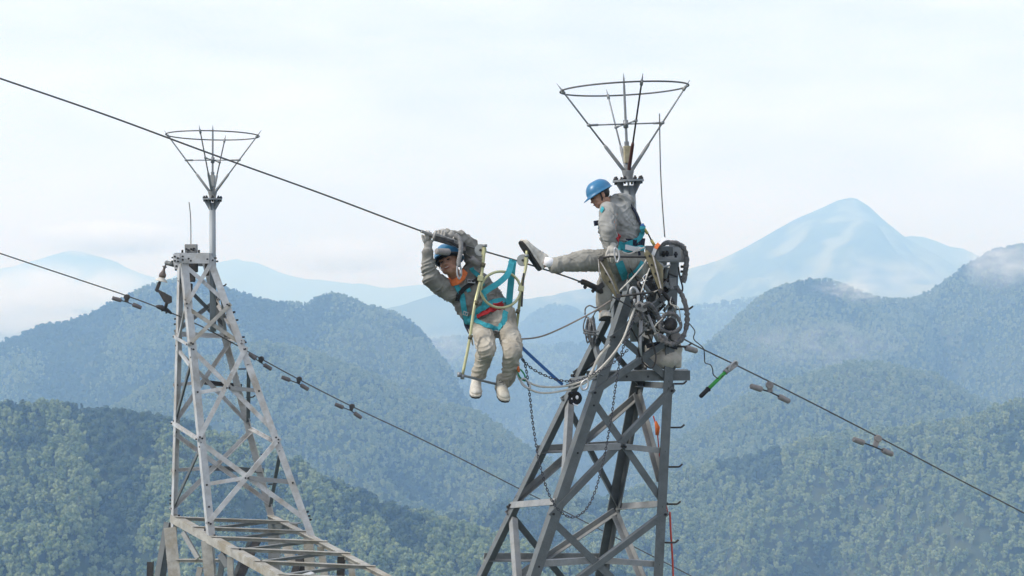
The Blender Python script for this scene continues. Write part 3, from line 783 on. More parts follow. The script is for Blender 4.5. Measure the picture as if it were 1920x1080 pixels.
# ================================================================== the dark pylon head on the right
pr = empty('pylon', P(1080, 1000, 15.0))
tag(pr, 'dark grey lattice pylon head that a worker sits on, in the middle right', 'pylon', 'lattice pylon heads')
RL = {'A': Leg((1199, 480, 14.72), (995, 1080, 14.30)), 'B': Leg((1274, 480, 14.95), (1243, 1080, 14.80)),
      'C': Leg((1186, 480, 15.05), (893, 1080, 15.25)), 'D': Leg((1244, 480, 15.25), (1131, 1080, 15.75))}
def cr(py): return (RL['A'].at(py) + RL['B'].at(py) + RL['C'].at(py) + RL['D'].at(py)) / 4
TR = Tower(pr, RL, cr)
nbr = {'A': 'BC', 'B': 'AD', 'C': 'AD', 'D': 'CB'}
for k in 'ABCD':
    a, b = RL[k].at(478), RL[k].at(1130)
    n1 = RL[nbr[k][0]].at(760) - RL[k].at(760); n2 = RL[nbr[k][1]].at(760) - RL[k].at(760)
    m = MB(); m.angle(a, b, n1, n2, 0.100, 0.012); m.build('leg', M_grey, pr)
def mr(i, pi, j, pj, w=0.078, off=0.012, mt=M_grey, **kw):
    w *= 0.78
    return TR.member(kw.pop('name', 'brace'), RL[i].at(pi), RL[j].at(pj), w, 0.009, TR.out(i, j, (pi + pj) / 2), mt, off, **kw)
# front face
mr('A', 738, 'B', 630, w=0.075); mr('A', 620, 'B', 716, off=-0.02, w=0.085)
mr('A', 966, 'B', 730, w=0.078); mr('A', 744, 'B', 948, off=-0.02, w=0.09)
mr('A', 1180, 'B', 962, w=0.078); mr('A', 972, 'B', 1170, off=-0.02, w=0.09)
mr('A', 634, 'B', 540, w=0.07)
n = TR.out('A', 'B', 850)
q1 = P(1172, 838, 14.58); q2 = P(1128, 1052, 14.55)
TR.member('strut', q1, RL['B'].at(847), 0.055, 0.008, n, M_grey_pale, -0.03); TR.member('strut', RL['A'].at(842), q1, 0.06, 0.008, n, M_grey_pale, -0.045)
TR.member('strut', q2, RL['B'].at(1060), 0.055, 0.008, n, M_grey_pale, -0.03); TR.member('strut', RL['A'].at(1060), q2, 0.06, 0.008, n, M_grey_pale, -0.045)
# left face
mr('C', 948, 'A', 941, w=0.085, off=0.016, mt=M_grey_pale, ends=-0.01); mr('C', 715, 'A', 706, w=0.08, off=0.016)
mr('C', 735, 'A', 915, w=0.085, off=-0.016, mt=M_grey_pale, ends=-0.10, bolts=False); mr('C', 956, 'A', 1160, w=0.085, off=-0.016, mt=M_grey_pale, ends=-0.10, bolts=False)
mr('A', 640, 'C', 560, w=0.07, off=-0.01); mr('C', 640, 'A', 700, w=0.06, off=-0.02)
# back face
mr('C', 745, 'D', 942, w=0.08); mr('C', 935, 'D', 735, w=0.08, off=-0.02, mt=M_grey_pale)
mr('C', 958, 'D', 1160, w=0.085); mr('C', 1150, 'D', 952, w=0.08, off=-0.02, mt=M_grey_pale)
nb2 = TR.out('C', 'D', 850)
q3 = P(1098, 838, 15.28); q4 = P(1050, 1044, 15.45)
TR.member('strut', RL['C'].at(842), RL['D'].at(832), 0.07, 0.008, nb2, M_grey_pale, 0.02); TR.member('strut', RL['C'].at(1044), RL['D'].at(1044), 0.07, 0.008, nb2, M_grey_pale, 0.02)
mr('C', 620, 'D', 720, w=0.075, off=-0.01); mr('C', 700, 'D', 590, w=0.075, off=0.01)
# right face
mr('D', 722, 'B', 918, w=0.085, off=-0.016, mt=M_grey_pale, ends=-0.10, bolts=False); mr('D', 950, 'B', 1150, w=0.085, off=-0.016, mt=M_grey_pale, ends=-0.10, bolts=False)
mr('D', 950, 'B', 944, w=0.085, off=0.01, mt=M_grey_pale, ends=-0.07); mr('D', 720, 'B', 724, w=0.08, off=0.01); mr('D', 600, 'B', 690, w=0.07)
# platform bars inside, carrying the sack
TR.member('platform_bar', P(1138, 706, 14.78), P(1294, 704, 14.98), 0.10, 0.010, (0, -1, 0), M_grey, 0, bolts=False, ends=False)
TR.member('platform_bar', P(1100, 703, 15.12), P(1290, 700, 15.3), 0.08, 0.010, (0, -1, 0), M_grey_pale, 0, bolts=False, ends=False)
for x in (1175, 1215): TR.bolts.bolt(P(x, 706, 14.76), (0, -1, 0), 0.012, 0.014)
for y in (580, 650, 720, 802, 876, 946, 1018): step_bolt(pr, RL['B'].at(y) + Vector((0.0, 0.02, 0)), (1, -0.1, 0.02), 0.165 if y < 700 else 0.14, M_dark, 0.0095)
for k, ys in (('A', (849, 1062, 760)), ('B', (846, 1058, 640, 715, 727, 950, 962))):
    for y in ys: TR.bolts.bolt(RL[k].at(y) + Vector((0.05 if k == 'A' else -0.05, -0.006, 0)), (0, -1, 0), 0.011, 0.013)
for y in (704, 722, 950): TR.bolts.bolt(RL['C'].at(y) + Vector((0, -0.01, 0)), (-0.8, -0.6, 0), 0.018, 0.035)
for y in (500, 509, 519): TR.bolts.bolt(RL['B'].at(y) + Vector((0.02, 0.02, 0)), (1, 0, 0), 0.015, 0.035)
# head of the pylon: clamp plates and beams around the top
m = MB(); m.face_box(P(1210, 492, 14.66), P(1287, 492, 14.88) - P(1210, 492, 14.66), Vector((0, 0.02, 0)), Vector((0, 0, 0.165))); m.build('head_plate', M_grey_pale, pr, 0.004)
m = MB(); m.face_box(P(1232, 490, 14.45), P(1286, 489, 14.55) - P(1232, 490, 14.45), Vector((0.04, 0.25, 0)), Vector((0, 0, 0.015))); m.build('head_shelf', M_grey_pale, pr)
m = MB(); m.face_box(P(1236, 480, 14.5), P(1262, 479, 14.55) - P(1236, 480, 14.5), Vector((0.02, 0.12, 0)), Vector((0, 0, 0.09))); m.build('clamp_block', M_grey, pr, 0.006)
m = MB(); m.face_box(P(1277, 487, 14.55), Vector((0.05, 0.01, 0)), Vector((0, 0.03, 0)), Vector((0, 0, 0.12))); m.face_box(P(1255, 463, 14.6), Vector((0.15, 0.02, 0)), Vector((0, 0.03, 0)), Vector((0, 0, 0.03))); m.build('clamp_block', M_grey_pale, pr, 0.004)
m = MB(); m.face_box(P(1214, 550, 14.9), P(1256, 550, 14.98) - P(1214, 550, 14.9), Vector((0, 0.03, 0)), Vector((0, 0, 0.26))); m.build('web_plate', M_dark, pr, 0.004)
hr = random.Random(12)
for name, mt_, n, lo in (('clamp_hardware', M_dark, 44, 0), ('clamp_fittings', M_grey_pale, 26, 1)):
    m = MB()
    for k in range(n):
        x = hr.uniform(1180, 1262); y = hr.uniform(500, 632) if x > 1200 else hr.uniform(520, 600)
        c = P(x, y, hr.uniform(14.64, 14.95)); d = Vector((hr.uniform(-1, 1), hr.uniform(-.4, .4), hr.uniform(-1, 1))).normalized()
        q = hr.random()
        if q < 0.35: m.tube([c - d * hr.uniform(.03, .09), c + d * hr.uniform(.03, .09)], hr.uniform(0.008, 0.022), 8)
        elif q < 0.42: m.tube(ring_pts(c, (hr.uniform(-.6, .6), -1, hr.uniform(-.6, .6)), hr.uniform(.022, .05), 14), hr.uniform(.006, .012), 6, closed=True)
        elif q < 0.62: m.lathe(c, d, [(0, .015), (0.01, hr.uniform(.02, .032)), (.035, hr.uniform(.02, .032)), (.045, .015)], 12)
        else: m.box(c, hr.uniform(.03, .09), hr.uniform(.02, .05), hr.uniform(.03, .11), d, (0, 1, 0), d.cross(Vector((0, 1, 0))))
    tag(m.build(name, mt_, pr, 0.004), kind='stuff')
for x, y in ((1251, 477), (1267, 479), (1244, 478)):
    TR.bolts.tube([P(x, y + 4, 14.47), P(x, y - 7, 14.47)], 0.013, 6); TR.bolts.tube([P(x, y, 14.47), P(x, y - 4, 14.47)], 0.022, 6)
m = MB(); m.poly([P(x, y, 14.5) for x, y in ((1150, 518), (1162, 516), (1172, 522), (1176, 545), (1156, 548), (1148, 535))], (0, 1, 0), 0.015); m.build('lug_plate', M_grey_pale, pr)
m = MB(); m.tube([P(1236, 503, 14.42), P(1258, 497, 14.42)], [0.012, 0.009], 8); m.tube([P(1236 + 7 * math.cos(a), 501 + 7 * math.sin(a), 14.42) for a in [k * math.pi / 8 for k in range(16)]], 0.012, 8, closed=True); m.build('eye_bolt', M_grey_pale, pr)
o = TR.bolts.build('bolt_heads', M_bolt, pr); tag(o, kind='stuff')
# ------------------------------------------------------------------ wires
def wire_depth(px): return 14.05 / (1 - 0.4 * (px - 960) / F)
def W(px, py, dy=0.0): return P(px, py, wire_depth(px) + dy)
WIRE_PTS = [(-160, 92), (0, 147), (200, 216), (400, 290), (600, 362), (795, 435), (905, 470), (986, 494), (1100, 533), (1190, 580), (1290, 640), (1385, 687), (1500, 744), (1650, 821), (1800, 900), (1920, 962), (2100, 1058)]
def wire_y(px):
    for (a, b), (c, d) in zip(WIRE_PTS, WIRE_PTS[1:]):
        if a <= px <= c: return b + (d - b) * (px - a) / (c - a)
m = MB(); m.tube(smooth_pts([W(*p) for p in WIRE_PTS], 8), 0.0076, 8)
tag(m.build('earth_wire', M_wire), 'thick overhead wire the worker hangs from, running past the right pylon', 'wire', 'overhead earth wires')
WIRE2 = [(-160, 420), (0, 475), (150, 525), (239, 555), (310, 582), (380, 613), (440, 645), (472, 663), (560, 711), (660, 762), (760, 809), (860, 858), (965, 912), (1100, 980), (1300, 1082), (1400, 1135)]
def W2(px, py, dy=0.0): return P(px, py, 20.62 / (1 - 0.25 * (px - 310) / F) + dy)
m = MB(); m.tube(smooth_pts([W2(*p) for p in WIRE2], 6), 0.0085, 8)
tag(m.build('earth_wire', M_wire), 'thinner overhead wire running through the left pylon head', 'wire', 'overhead earth wires')

# stockbridge dampers
def damper(c, ends, hang, label, mw=M_damper, mc=M_damper, wlen=0.135, wr=0.030, clamp=0.045):
    """c = point on the wire, ends = centres of the two weights, hang = point under the clamp where the messenger cable passes"""
    root = empty('vibration_damper', c); tag(root, label, 'damper', 'vibration dampers on the wires')
    c, hang = Vector(c), Vector(hang)
    e0, e1 = Vector(ends[0]), Vector(ends[1])
    wd = (e1 - e0).normalized()
    m = MB(); m.tube([c + Vector((0, -0.035, 0)), c + Vector((0, 0.035, 0))], clamp * 0.85, 12)
    m.bar(c, hang, 0.05, 0.045, (0, -1, 0)); m.build('clamp', mc, root, 0.006)
    MB().tube(smooth_pts([e0, hang + (e0 - hang) * 0.3, hang, hang + (e1 - hang) * 0.3, e1], 4), 0.008, 6).build('messenger_cable', M_dark, root)
    for e in (e0, e1):
        d = (e - hang).normalized()
        m = MB(); m.lathe(e - d * wlen / 2, d, [(0, wr * 0.75), (0.012, wr), (wlen * 0.55, wr * 0.98), (wlen * 0.8, wr * 0.9), (wlen - 0.01, wr * 0.95), (wlen, wr * 0.7)], 14); m.build('weight', mw, root)
    return root
damper(W(1443, 722), [W(1418, 727), W(1470, 748)], W(1444, 735), 'pale damper on the right wire nearest to the green pole')
damper(W(1646, 822), [W(1610, 827), W(1664, 848)], W(1640, 838), 'pale damper on the right wire furthest to the right')
damper(W(1268, 632, -0.03), [W(1240, 632, -0.08), W(1296, 655, -0.05)], W(1267, 646, -0.06), 'pale damper hanging in front of the right pylon leg', clamp=0.06)
M_damper_d = mat('sooty_damper_weight', (0.13, 0.115, 0.11), 0.7, 0.1, 0.25, 25)
kw = dict(mw=M_damper_d, mc=M_dark, wlen=0.13, wr=0.03)
damper(W2(238, 557), [W2(219, 561), W2(257, 574)], W2(237, 566), 'dark damper on the left wire, left of the pylon', **kw)
damper(W2(490, 673), [W2(473, 668), W2(502, 688)], W2(489, 680), 'dark damper on the left wire closest to the pylon leg on its right', **kw)
damper(W2(561, 711), [W2(536, 710), W2(571, 726)], W2(559, 719), 'dark damper on the left wire, middle of the three right of the pylon', **kw)
damper(W2(660, 762), [W2(636, 761), W2(671, 779)], W2(658, 770), 'dark damper on the left wire farthest right of the pylon', **kw)
damper(W(868, 462, -0.02), [W(830, 472, -0.14), W(892, 491, -0.02)], W(869, 474, -0.08), 'grey damper beside the helmet of the hanging worker', mc=M_dark, wlen=0.15, wr=0.032)

# ------------------------------------------------------------------ flesh and cloth
DG = bpy.context.evaluated_depsgraph_get
def remeshed(mb, name, voxel, smooth=4, disp=None, seed=0, axis=(0, 0, 1)):
    """melt the collected shapes into ONE continuous surface"""
    me = mb.mesh(name)
    o = bpy.data.objects.new(name, me); C.objects.link(o)
    r = o.modifiers.new('r', 'REMESH'); r.mode = 'VOXEL'; r.voxel_size = voxel
    s = o.modifiers.new('s', 'SMOOTH'); s.factor = 0.5; s.iterations = smooth
    dg = DG(); dg.update()
    out = bpy.data.meshes.new_from_object(o.evaluated_get(dg))
    bpy.data.objects.remove(o)
    out.name = name
    n = len(out.vertices)
    if disp:
        co = np.empty(n * 3, np.float32); out.vertices.foreach_get('co', co); co = co.reshape(-1, 3)
        no = np.empty(n * 3, np.float32); out.vertices.foreach_get('normal', no); no = no.reshape(-1, 3)
        amp, size = disp
        ax = np.array(axis, float); ax /= np.linalg.norm(ax)
        al = co @ ax                                              # along the limb
        ac = co[:, 0] * (1 - abs(ax[0])) + co[:, 2] * (1 - abs(ax[2])) + co[:, 1] * 0.9
        warp = (vnoise(ac / size * 0.9, al / size * 0.5, seed + 3) - 0.5) * size * 2.4
        n1 = vnoise(ac / (size * 2.6) + 3, (al + warp + ac * 0.35) / (size * 0.62), seed)
        n2 = vnoise(ac / (size * 1.7) + 8, (al - warp * 0.8 - ac * 0.55) / (size * 0.45) + 5, seed + 5)
        fold = (1 - np.abs(2 * n1 - 1)) ** 2 + 0.6 * (1 - np.abs(2 * n2 - 1)) ** 3 - 0.55
        big = vnoise(ac / (size * 2.2), al / (size * 2.2), seed + 9) - 0.5
        co = co + no * ((fold * 0.9 + big * 0.8) * amp)[:, None]
        out.vertices.foreach_set('co', co.ravel())
    out.polygons.foreach_set('use_smooth', np.ones(len(out.polygons), dtype=bool))
    out.update()
    return out

def caps(m, pts):
    """chain of (point, radius): balls joined by cones"""
    for (a, ra), (b, rb) in zip(pts, pts[1:]):
        m.tube([a, b], [ra, rb], 14)
    for a, ra in pts: m.ball(a, ra, seg=14, rings=9)

from mathutils.bvhtree import BVHTree
def bvh_of(meshes):
    vs, fs = [], []
    for me in meshes:
        k = len(vs); vs += [v.co.copy() for v in me.vertices]; fs += [[i + k for i in p.vertices] for p in me.polygons]
    return BVHTree.FromPolygons(vs, fs)
def drape(bvh, pix, off, n=5, Y=14.0):
    """lay a strap path given in photo pixels onto the cloth surface; returns points and normals"""
    pp = smooth_pts([Vector((x, y, 0)) for x, y in pix], n)
    P3, N3 = [], []
    last = Y
    for q in pp:
        d = P(q.x, q.y, 1.0).normalized()
        loc, nrm, idx, dist = bvh.ray_cast(Vector((0, 0, 0)), d)
        if loc is None: loc, nrm = P(q.x, q.y, last), Vector((0, -1, 0))
        else:
            last = loc.y
            if nrm.dot(d) > 0: nrm = -nrm
        P3.append(loc); N3.append(nrm)
    P3s = [(P3[max(i - 1, 0)] + P3[i] * 2 + P3[min(i + 1, len(P3) - 1)]) / 4 for i in range(len(P3))]
    N3s = [(N3[max(i - 1, 0)] + N3[i] + N3[min(i + 1, len(N3) - 1)]).normalized() for i in range(len(N3))]
    return [p + nn * off for p, nn in zip(P3s, N3s)], N3s
def strap_on(bvh, pix, w, name, material, parent, off=0.012, t=0.006, Y=14.0):
    p, nn = drape(bvh, pix, off, 5, Y)
    m = MB(); m.strap(p, w, t, nn); return m.build(name, material, parent)

def cloth(name, col, dark, scale=14, bump=0.5):
    m, nt, N, L, B = new_mat(name)
    tc = N.new('ShaderNodeTexCoord')
    n1 = N.new('ShaderNodeTexNoise'); n1.inputs['Scale'].default_value = scale * 0.6; n1.inputs['Detail'].default_value = 4; n1.inputs['Roughness'].default_value = 0.5
    L.new(tc.outputs['Object'], n1.inputs['Vector'])
    r = N.new('ShaderNodeValToRGB'); r.color_ramp.elements[0].position = 0.25; r.color_ramp.elements[1].position = 0.70
    r.color_ramp.elements[0].color = (*dark, 1); r.color_ramp.elements[1].color = (*col, 1)
    L.new(n1.outputs['Fac'], r.inputs['Fac']); L.new(r.outputs['Color'], B.inputs['Base Color'])
    n2 = N.new('ShaderNodeTexNoise'); n2.inputs['Scale'].default_value = 16; n2.inputs['Detail'].default_value = 5; n2.inputs['Distortion'].default_value = 1.2
    bp = N.new('ShaderNodeBump'); bp.inputs['Strength'].default_value = bump * 0.35; bp.inputs['Distance'].default_value = 0.02
    L.new(tc.outputs['Object'], n2.inputs['Vector']); L.new(n2.outputs['Fac'], bp.inputs['Height']); L.new(bp.outputs['Normal'], B.inputs['Normal'])
    B.inputs['Roughness'].default_value = 0.9; B.inputs['Specular IOR Level'].default_value = 0.15
    return m
M_jacket = cloth('grey_work_jacket', (0.285, 0.275, 0.245), (0.115, 0.108, 0.095))
M_jacket2 = cloth('pale_grey_work_jacket', (0.32, 0.318, 0.30), (0.185, 0.182, 0.17))
M_trouser = cloth('sandy_work_trousers', (0.42, 0.385, 0.32), (0.24, 0.215, 0.175), bump=0.4)
M_trouser2 = cloth('grey_work_trousers', (0.33, 0.315, 0.275), (0.20, 0.19, 0.165), bump=0.4)
M_glove = cloth('grey_glove', (0.40, 0.38, 0.345), (0.24, 0.225, 0.20), 30, 0.3)
M_glove_pale = cloth('pale_glove', (0.50, 0.48, 0.43), (0.32, 0.30, 0.27), 30, 0.3)
M_teal = mat('teal_webbing', (0.035, 0.285, 0.335), 0.75, 0, 0.2, 30, bump=0.3, bump_scale=300)
M_navy = mat('navy_webbing', (0.012, 0.016, 0.035), 0.8, 0, 0.3, 30)
M_black = mat('black_webbing', (0.012, 0.012, 0.013), 0.8, 0, 0.3, 30)
M_red = mat('red_cloth', (0.35, 0.018, 0.022), 0.85, 0, 0.25, 30)
M_orange = mat('orange_collar', (0.62, 0.15, 0.04), 0.8, 0, 0.2, 30)
M_skin = mat('skin', (0.33, 0.18, 0.115), 0.5, 0, 0.10, 30, stain=(0.42, 0.17, 0.11), stain_amt=0.3, stain_scale=12)
M_hair = mat('black_hair', (0.010, 0.009, 0.009), 0.5, 0, 0.2, 40)
M_helmet = mat('blue_helmet', (0.018, 0.135, 0.27), 0.35, 0, 0.08, 6, stain=(0.10, 0.20, 0.30), stain_amt=0.4, stain_scale=18, spec=0.5)
M_helmet_in = mat('helmet_lining', (0.02, 0.02, 0.025), 0.8, 0, 0.2, 20)
M_canvas = mat('off_white_canvas', (0.52, 0.495, 0.44), 0.8, 0, 0.15, 25, stain=(0.34, 0.285, 0.21), stain_amt=0.7, stain_scale=14)
M_canvas_dirty = mat('scuffed_canvas', (0.46, 0.43, 0.36), 0.8, 0, 0.15, 25, stain=(0.36, 0.29, 0.20), stain_amt=0.7, stain_scale=12)
M_rubber = mat('dark_rubber', (0.022, 0.020, 0.019), 0.7, 0, 0.3, 25)
M_sock = mat('white_sock', (0.72, 0.71, 0.72), 0.9, 0, 0.05, 30)
M_eye = mat('eye_dark', (0.015, 0.012, 0.010), 0.3, 0, 0.1, 30)
M_lip = mat('lip', (0.25, 0.09, 0.07), 0.5, 0, 0.1, 30)
M_tooth = mat('teeth', (0.42, 0.38, 0.32), 0.3, 0, 0.05, 30)

class Frame:
    def __init__(self, c, f, u):
        self.c = Vector(c); self.f = Vector(f).normalized(); u = Vector(u)
        self.u = (u - self.f * u.dot(self.f)).normalized(); self.r = self.f.cross(self.u).normalized()
        self.q = Matrix((self.r, self.f, self.u)).transposed().to_quaternion()
    def __call__(self, r, f, u): return self.c + self.r * r + self.f * f + self.u * u

def head_shapes(m, H, k=1.0):
    b = lambda r, f, u, a, bb, c: m.ball(H(r * k, f * k, u * k), a * k, bb * k, c * k, H.q, 16, 12)
    b(0, -0.012, 0.03, 0.077, 0.094, 0.092)           # skull
    b(0, 0.018, -0.03, 0.066, 0.072, 0.085)           # face
    b(0, 0.055, -0.080, 0.034, 0.030, 0.030)          # chin
    for s in (-1, 1):
        b(s * 0.040, 0.030, -0.065, 0.026, 0.045, 0.028)  # jaw
        b(s * 0.036, 0.062, -0.022, 0.026, 0.022, 0.022)  # cheek
        b(s * 0.030, 0.076, 0.022, 0.030, 0.016, 0.010)   # brow
        b(s * 0.076, -0.008, -0.012, 0.010, 0.020, 0.032)  # ear
        b(s * 0.011, 0.096, -0.030, 0.010, 0.010, 0.009)  # nostril
    b(0, 0.102, -0.027, 0.011, 0.014, 0.011)          # nose tip
    b(0, 0.090, -0.008, 0.009, 0.013, 0.024)          # nose bridge
    b(0, 0.083, -0.060, 0.024, 0.012, 0.012)          # lips

def face_parts(parent, H, k=1.0, smile=False):
    for s in (-1, 1):
        m = MB(); m.ball(H(s * 0.031 * k, 0.083 * k, 0.004 * k), 0.0155 * k, 0.007 * k, 0.0058 * k, H.q); m.build('eye', M_eye, parent)
        m = MB(); m.tube([H(s * 0.014 * k, 0.092 * k, 0.024 * k), H(s * 0.032 * k, 0.091 * k, 0.031 * k), H(s * 0.050 * k, 0.078 * k, 0.025 * k)], [0.004 * k, 0.0055 * k, 0.003 * k], 6); m.build('eyebrow', M_hair, parent)
    m = MB(); m.ball(H(0, 0.089 * k, -0.060 * k), 0.026 * k, 0.008 * k, 0.0105 * k if smile else 0.007 * k, H.q); mo = m.build('mouth', M_lip, parent)
    if smile:
        m = MB(); m.ball(H(0, 0.0935 * k, -0.0585 * k), 0.019 * k, 0.006 * k, 0.0045 * k, H.q); m.build('teeth', M_tooth, mo)
    m = MB(); m.ball(H(0, -0.034 * k, 0.026 * k), 0.0795 * k, 0.082 * k, 0.088 * k, H.q)
    m.build('hair', M_hair, parent)

def helmet(parent, H, k=1.0, material=M_helmet):
    """open shell with a ridge, a rim and a peak"""
    m = MB(); bm = m.bm
    nA, nR = 32, 9; rings = []
    for j in range(nR):
        th = j / (nR - 1) * math.pi / 2
        ring = []
        for i in range(nA):
            a = 2 * math.pi * i / nA
            rr, ff = math.cos(a), math.sin(a)
            w = math.cos(th) ** 0.8
            ridge = 1 + 0.035 * max(0, 1 - abs(rr) / 0.25) * math.sin(th * 2)
            ring.append(H(rr * 0.112 * w * k, (ff * 0.142 * w - 0.008) * k, (0.028 + 0.125 * math.sin(th) * ridge) * k))
        rings.append(ring)
    rim = []
    for i in range(nA):
        a = 2 * math.pi * i / nA; rr, ff = math.cos(a), math.sin(a)
        ext = 0.012 + 0.052 * max(0, ff) ** 2.5
        rim.append(H(rr * (0.112 + 0.012) * k, (ff * (0.142 + ext) - 0.008) * k, (0.020 - 0.016 * max(0, ff) ** 2) * k))
    allr = [rim] + rings
    V = [[bm.verts.new(p) for p in r] for r in allr[:-1]]; top = bm.verts.new(sum((Vector(p) for p in allr[-1]), Vector()) / nA)
    for j in range(len(V) - 1):
        for i in range(nA):
            f = bm.faces.new((V[j][i], V[j][(i + 1) % nA], V[j + 1][(i + 1) % nA], V[j + 1][i])); f.smooth = True
    for i in range(nA): f = bm.faces.new((V[-1][i], V[-1][(i + 1) % nA], top)); f.smooth = True
    o = m.build('helmet', [material, M_helmet_in], parent)
    sd = o.modifiers.new('shell', 'SOLIDIFY'); sd.thickness = 0.006; sd.offset = 0; sd.material_offset = 0
    m = MB(); m.tube([H(math.cos(a) * 0.095 * k, (math.sin(a) * 0.115 - 0.01) * k, 0.022 * k) for a in [2 * math.pi * i / 24 for i in range(24)]], 0.013 * k, 6, closed=True)
    m.build('headband', M_helmet_in, o)
    for s in (-1, 1):
        m = MB(); m.strap([H(s * 0.092 * k, 0.02 * k, 0.03 * k), H(s * 0.084 * k, 0.028 * k, -0.04 * k), H(s * 0.055 * k, 0.045 * k, -0.09 * k), H(0, 0.062 * k, -0.113 * k)], 0.014, 0.004, H.r * s); m.build('chin_strap', M_black, o)
    return o

def glove(parent, wrist, palm, fingers, name='glove', material=M_glove, cuff=0.048, palm_r=0.042):
    """wrist, palm = points; fingers = five polylines (thumb first), each rooted inside the palm"""
    m = MB()
    caps(m, [(wrist, cuff), (wrist.lerp(palm, 0.45), palm_r * 0.9), (palm, palm_r)])
    for k, f in enumerate(fingers):
        r = (0.0135, 0.0125, 0.013, 0.0125, 0.011)[k]
        caps(m, [(Vector(p), r * (1.05 - 0.06 * i)) for i, p in enumerate(f)])
    return link(name, remeshed(m, name, 0.0045, 2), material, parent)

def shoe(parent, heel, toe, up, material, k=1.0, ankle=0.10, lace=True):
    Fm = Frame(heel, Vector(toe) - Vector(heel), up)
    m = MB(); S = lambda r, f, u: Fm(r * k, f * k, u * k)
    b = lambda r, f, u, a, bb, c: m.ball(S(r, f, u), a * k, bb * k, c * k, Fm.q, 14, 10)
    b(0, 0.045, 0.040, 0.040, 0.050, 0.048); b(0, 0.060, ankle, 0.043, 0.050, 0.035); b(0, 0.058, ankle * 0.75, 0.042, 0.052, 0.05)
    b(0, 0.09, 0.052, 0.041, 0.06, 0.052); b(0, 0.12, 0.046, 0.042, 0.07, 0.045); b(0.002, 0.15, 0.038, 0.045, 0.07, 0.040); b(0.002, 0.185, 0.032, 0.048, 0.065, 0.034); b(0, 0.225, 0.028, 0.045, 0.052, 0.029)
    o = link('shoe', remeshed(m, 'shoe', 0.006, 9), material, parent)
    prof = [(0.0, 0.0), (0.028, 0.004), (0.037, 0.03), (0.038, 0.08), (0.040, 0.13), (0.049, 0.19), (0.045, 0.245), (0.030, 0.278), (0.0, 0.288)]
    outl = [(r, f) for r, f in prof] + [(-r, f) for r, f in reversed(prof[1:-1])]
    m = MB(); m.poly([S(r, f, -0.012) for r, f in outl], Fm.u, 0.014 * k); m.build('sole', M_rubber, o, 0.004)
    m = MB(); m.poly([S(r * 1.02, f * 1.01 - 0.001, 0.0025) for r, f in outl], Fm.u, 0.016 * k); m.build('foxing', material, o, 0.004)
    if lace:
        m = MB()
        for q in range(4):
            f = 0.10 + q * 0.022; z = 0.102 - q * 0.011
            m.tube([S(-0.026, f, z - 0.008), S(0, f + 0.006, z + 0.004), S(0.026, f, z - 0.008)], 0.005, 5)
        tag(m.build('laces', M_dark if material is M_canvas_dirty else M_rod, o), kind='stuff')
    return o

# ================================================================== worker hanging from the wire
D = 14.0
H1 = Frame(P(842, 493, 13.96), (-0.34, -0.88, 0.16), (-0.36, 0.1, 0.92))
k1 = 1.12
m = MB(); head_shapes(m, H1, k1)
caps(m, [(H1(0, -0.01, -0.06), 0.06), (P(858, 527, 14.06), 0.065)])
caps(m, [(P(860, 528, 14.08), 0.10), (P(890, 560, 14.12), 0.12), (P(918, 596, 14.16), 0.12)])
caps(m, [(P(848, 552, 14.06), 0.055), (P(808, 522, 13.86), 0.045), (P(802, 472, 13.78), 0.032), (P(802, 460, 13.78), 0.03)])
caps(m, [(P(888, 512, 14.10), 0.055), (P(880, 456, 14.08), 0.045), (P(845, 442, 13.90), 0.032), (P(832, 439, 13.86), 0.03)])
caps(m, [(P(908, 606, 14.15), 0.085), (P(914, 655, 13.84), 0.058), (P(896, 708, 14.08), 0.04), (P(894, 716, 14.10), 0.033)])
caps(m, [(P(946, 606, 14.15), 0.085), (P(958, 660, 13.82), 0.058), (P(951, 714, 14.06), 0.04), (P(941, 722, 14.10), 0.033)])
w1 = link('person', remeshed(m, 'person', 0.0075, 2), M_skin)
tag(w1, 'worker hanging from the wire with raised arms, orange collar and sandy trousers', 'person', 'line workers')
face_parts(w1, H1, k1, smile=True)
helmet(w1, Frame(H1(0, -0.012, 0.012), H1.f + H1.u * 0.10, H1.u), k1)
# jacket
m = MB()
caps(m, [(P(866, 532, 14.10), 0.120), (P(893, 560, 14.12), 0.155), (P(914, 590, 14.16), 0.155)])
caps(m, [(P(876, 568, 14.10), 0.12), (P(896, 592, 14.15), 0.13)]); caps(m, [(P(900, 534, 14.12), 0.11), (P(930, 572, 14.15), 0.12)])
caps(m, [(P(856, 550, 14.08), 0.11), (P(838, 544, 14.02), 0.098), (P(809, 522, 13.86), 0.085), (P(804, 498, 13.82), 0.07), (P(802, 474, 13.78), 0.050)])
caps(m, [(P(880, 522, 14.12), 0.11), (P(888, 498, 14.12), 0.09), (P(882, 460, 14.08), 0.078), (P(864, 446, 13.98), 0.064), (P(842, 441, 13.89), 0.05)])
jk1 = remeshed(m, 'jacket', 0.0075, 4, (0.021, 0.075), 3, (0.45, 0, -0.9))
j1 = link('jacket', jk1, M_jacket, w1)
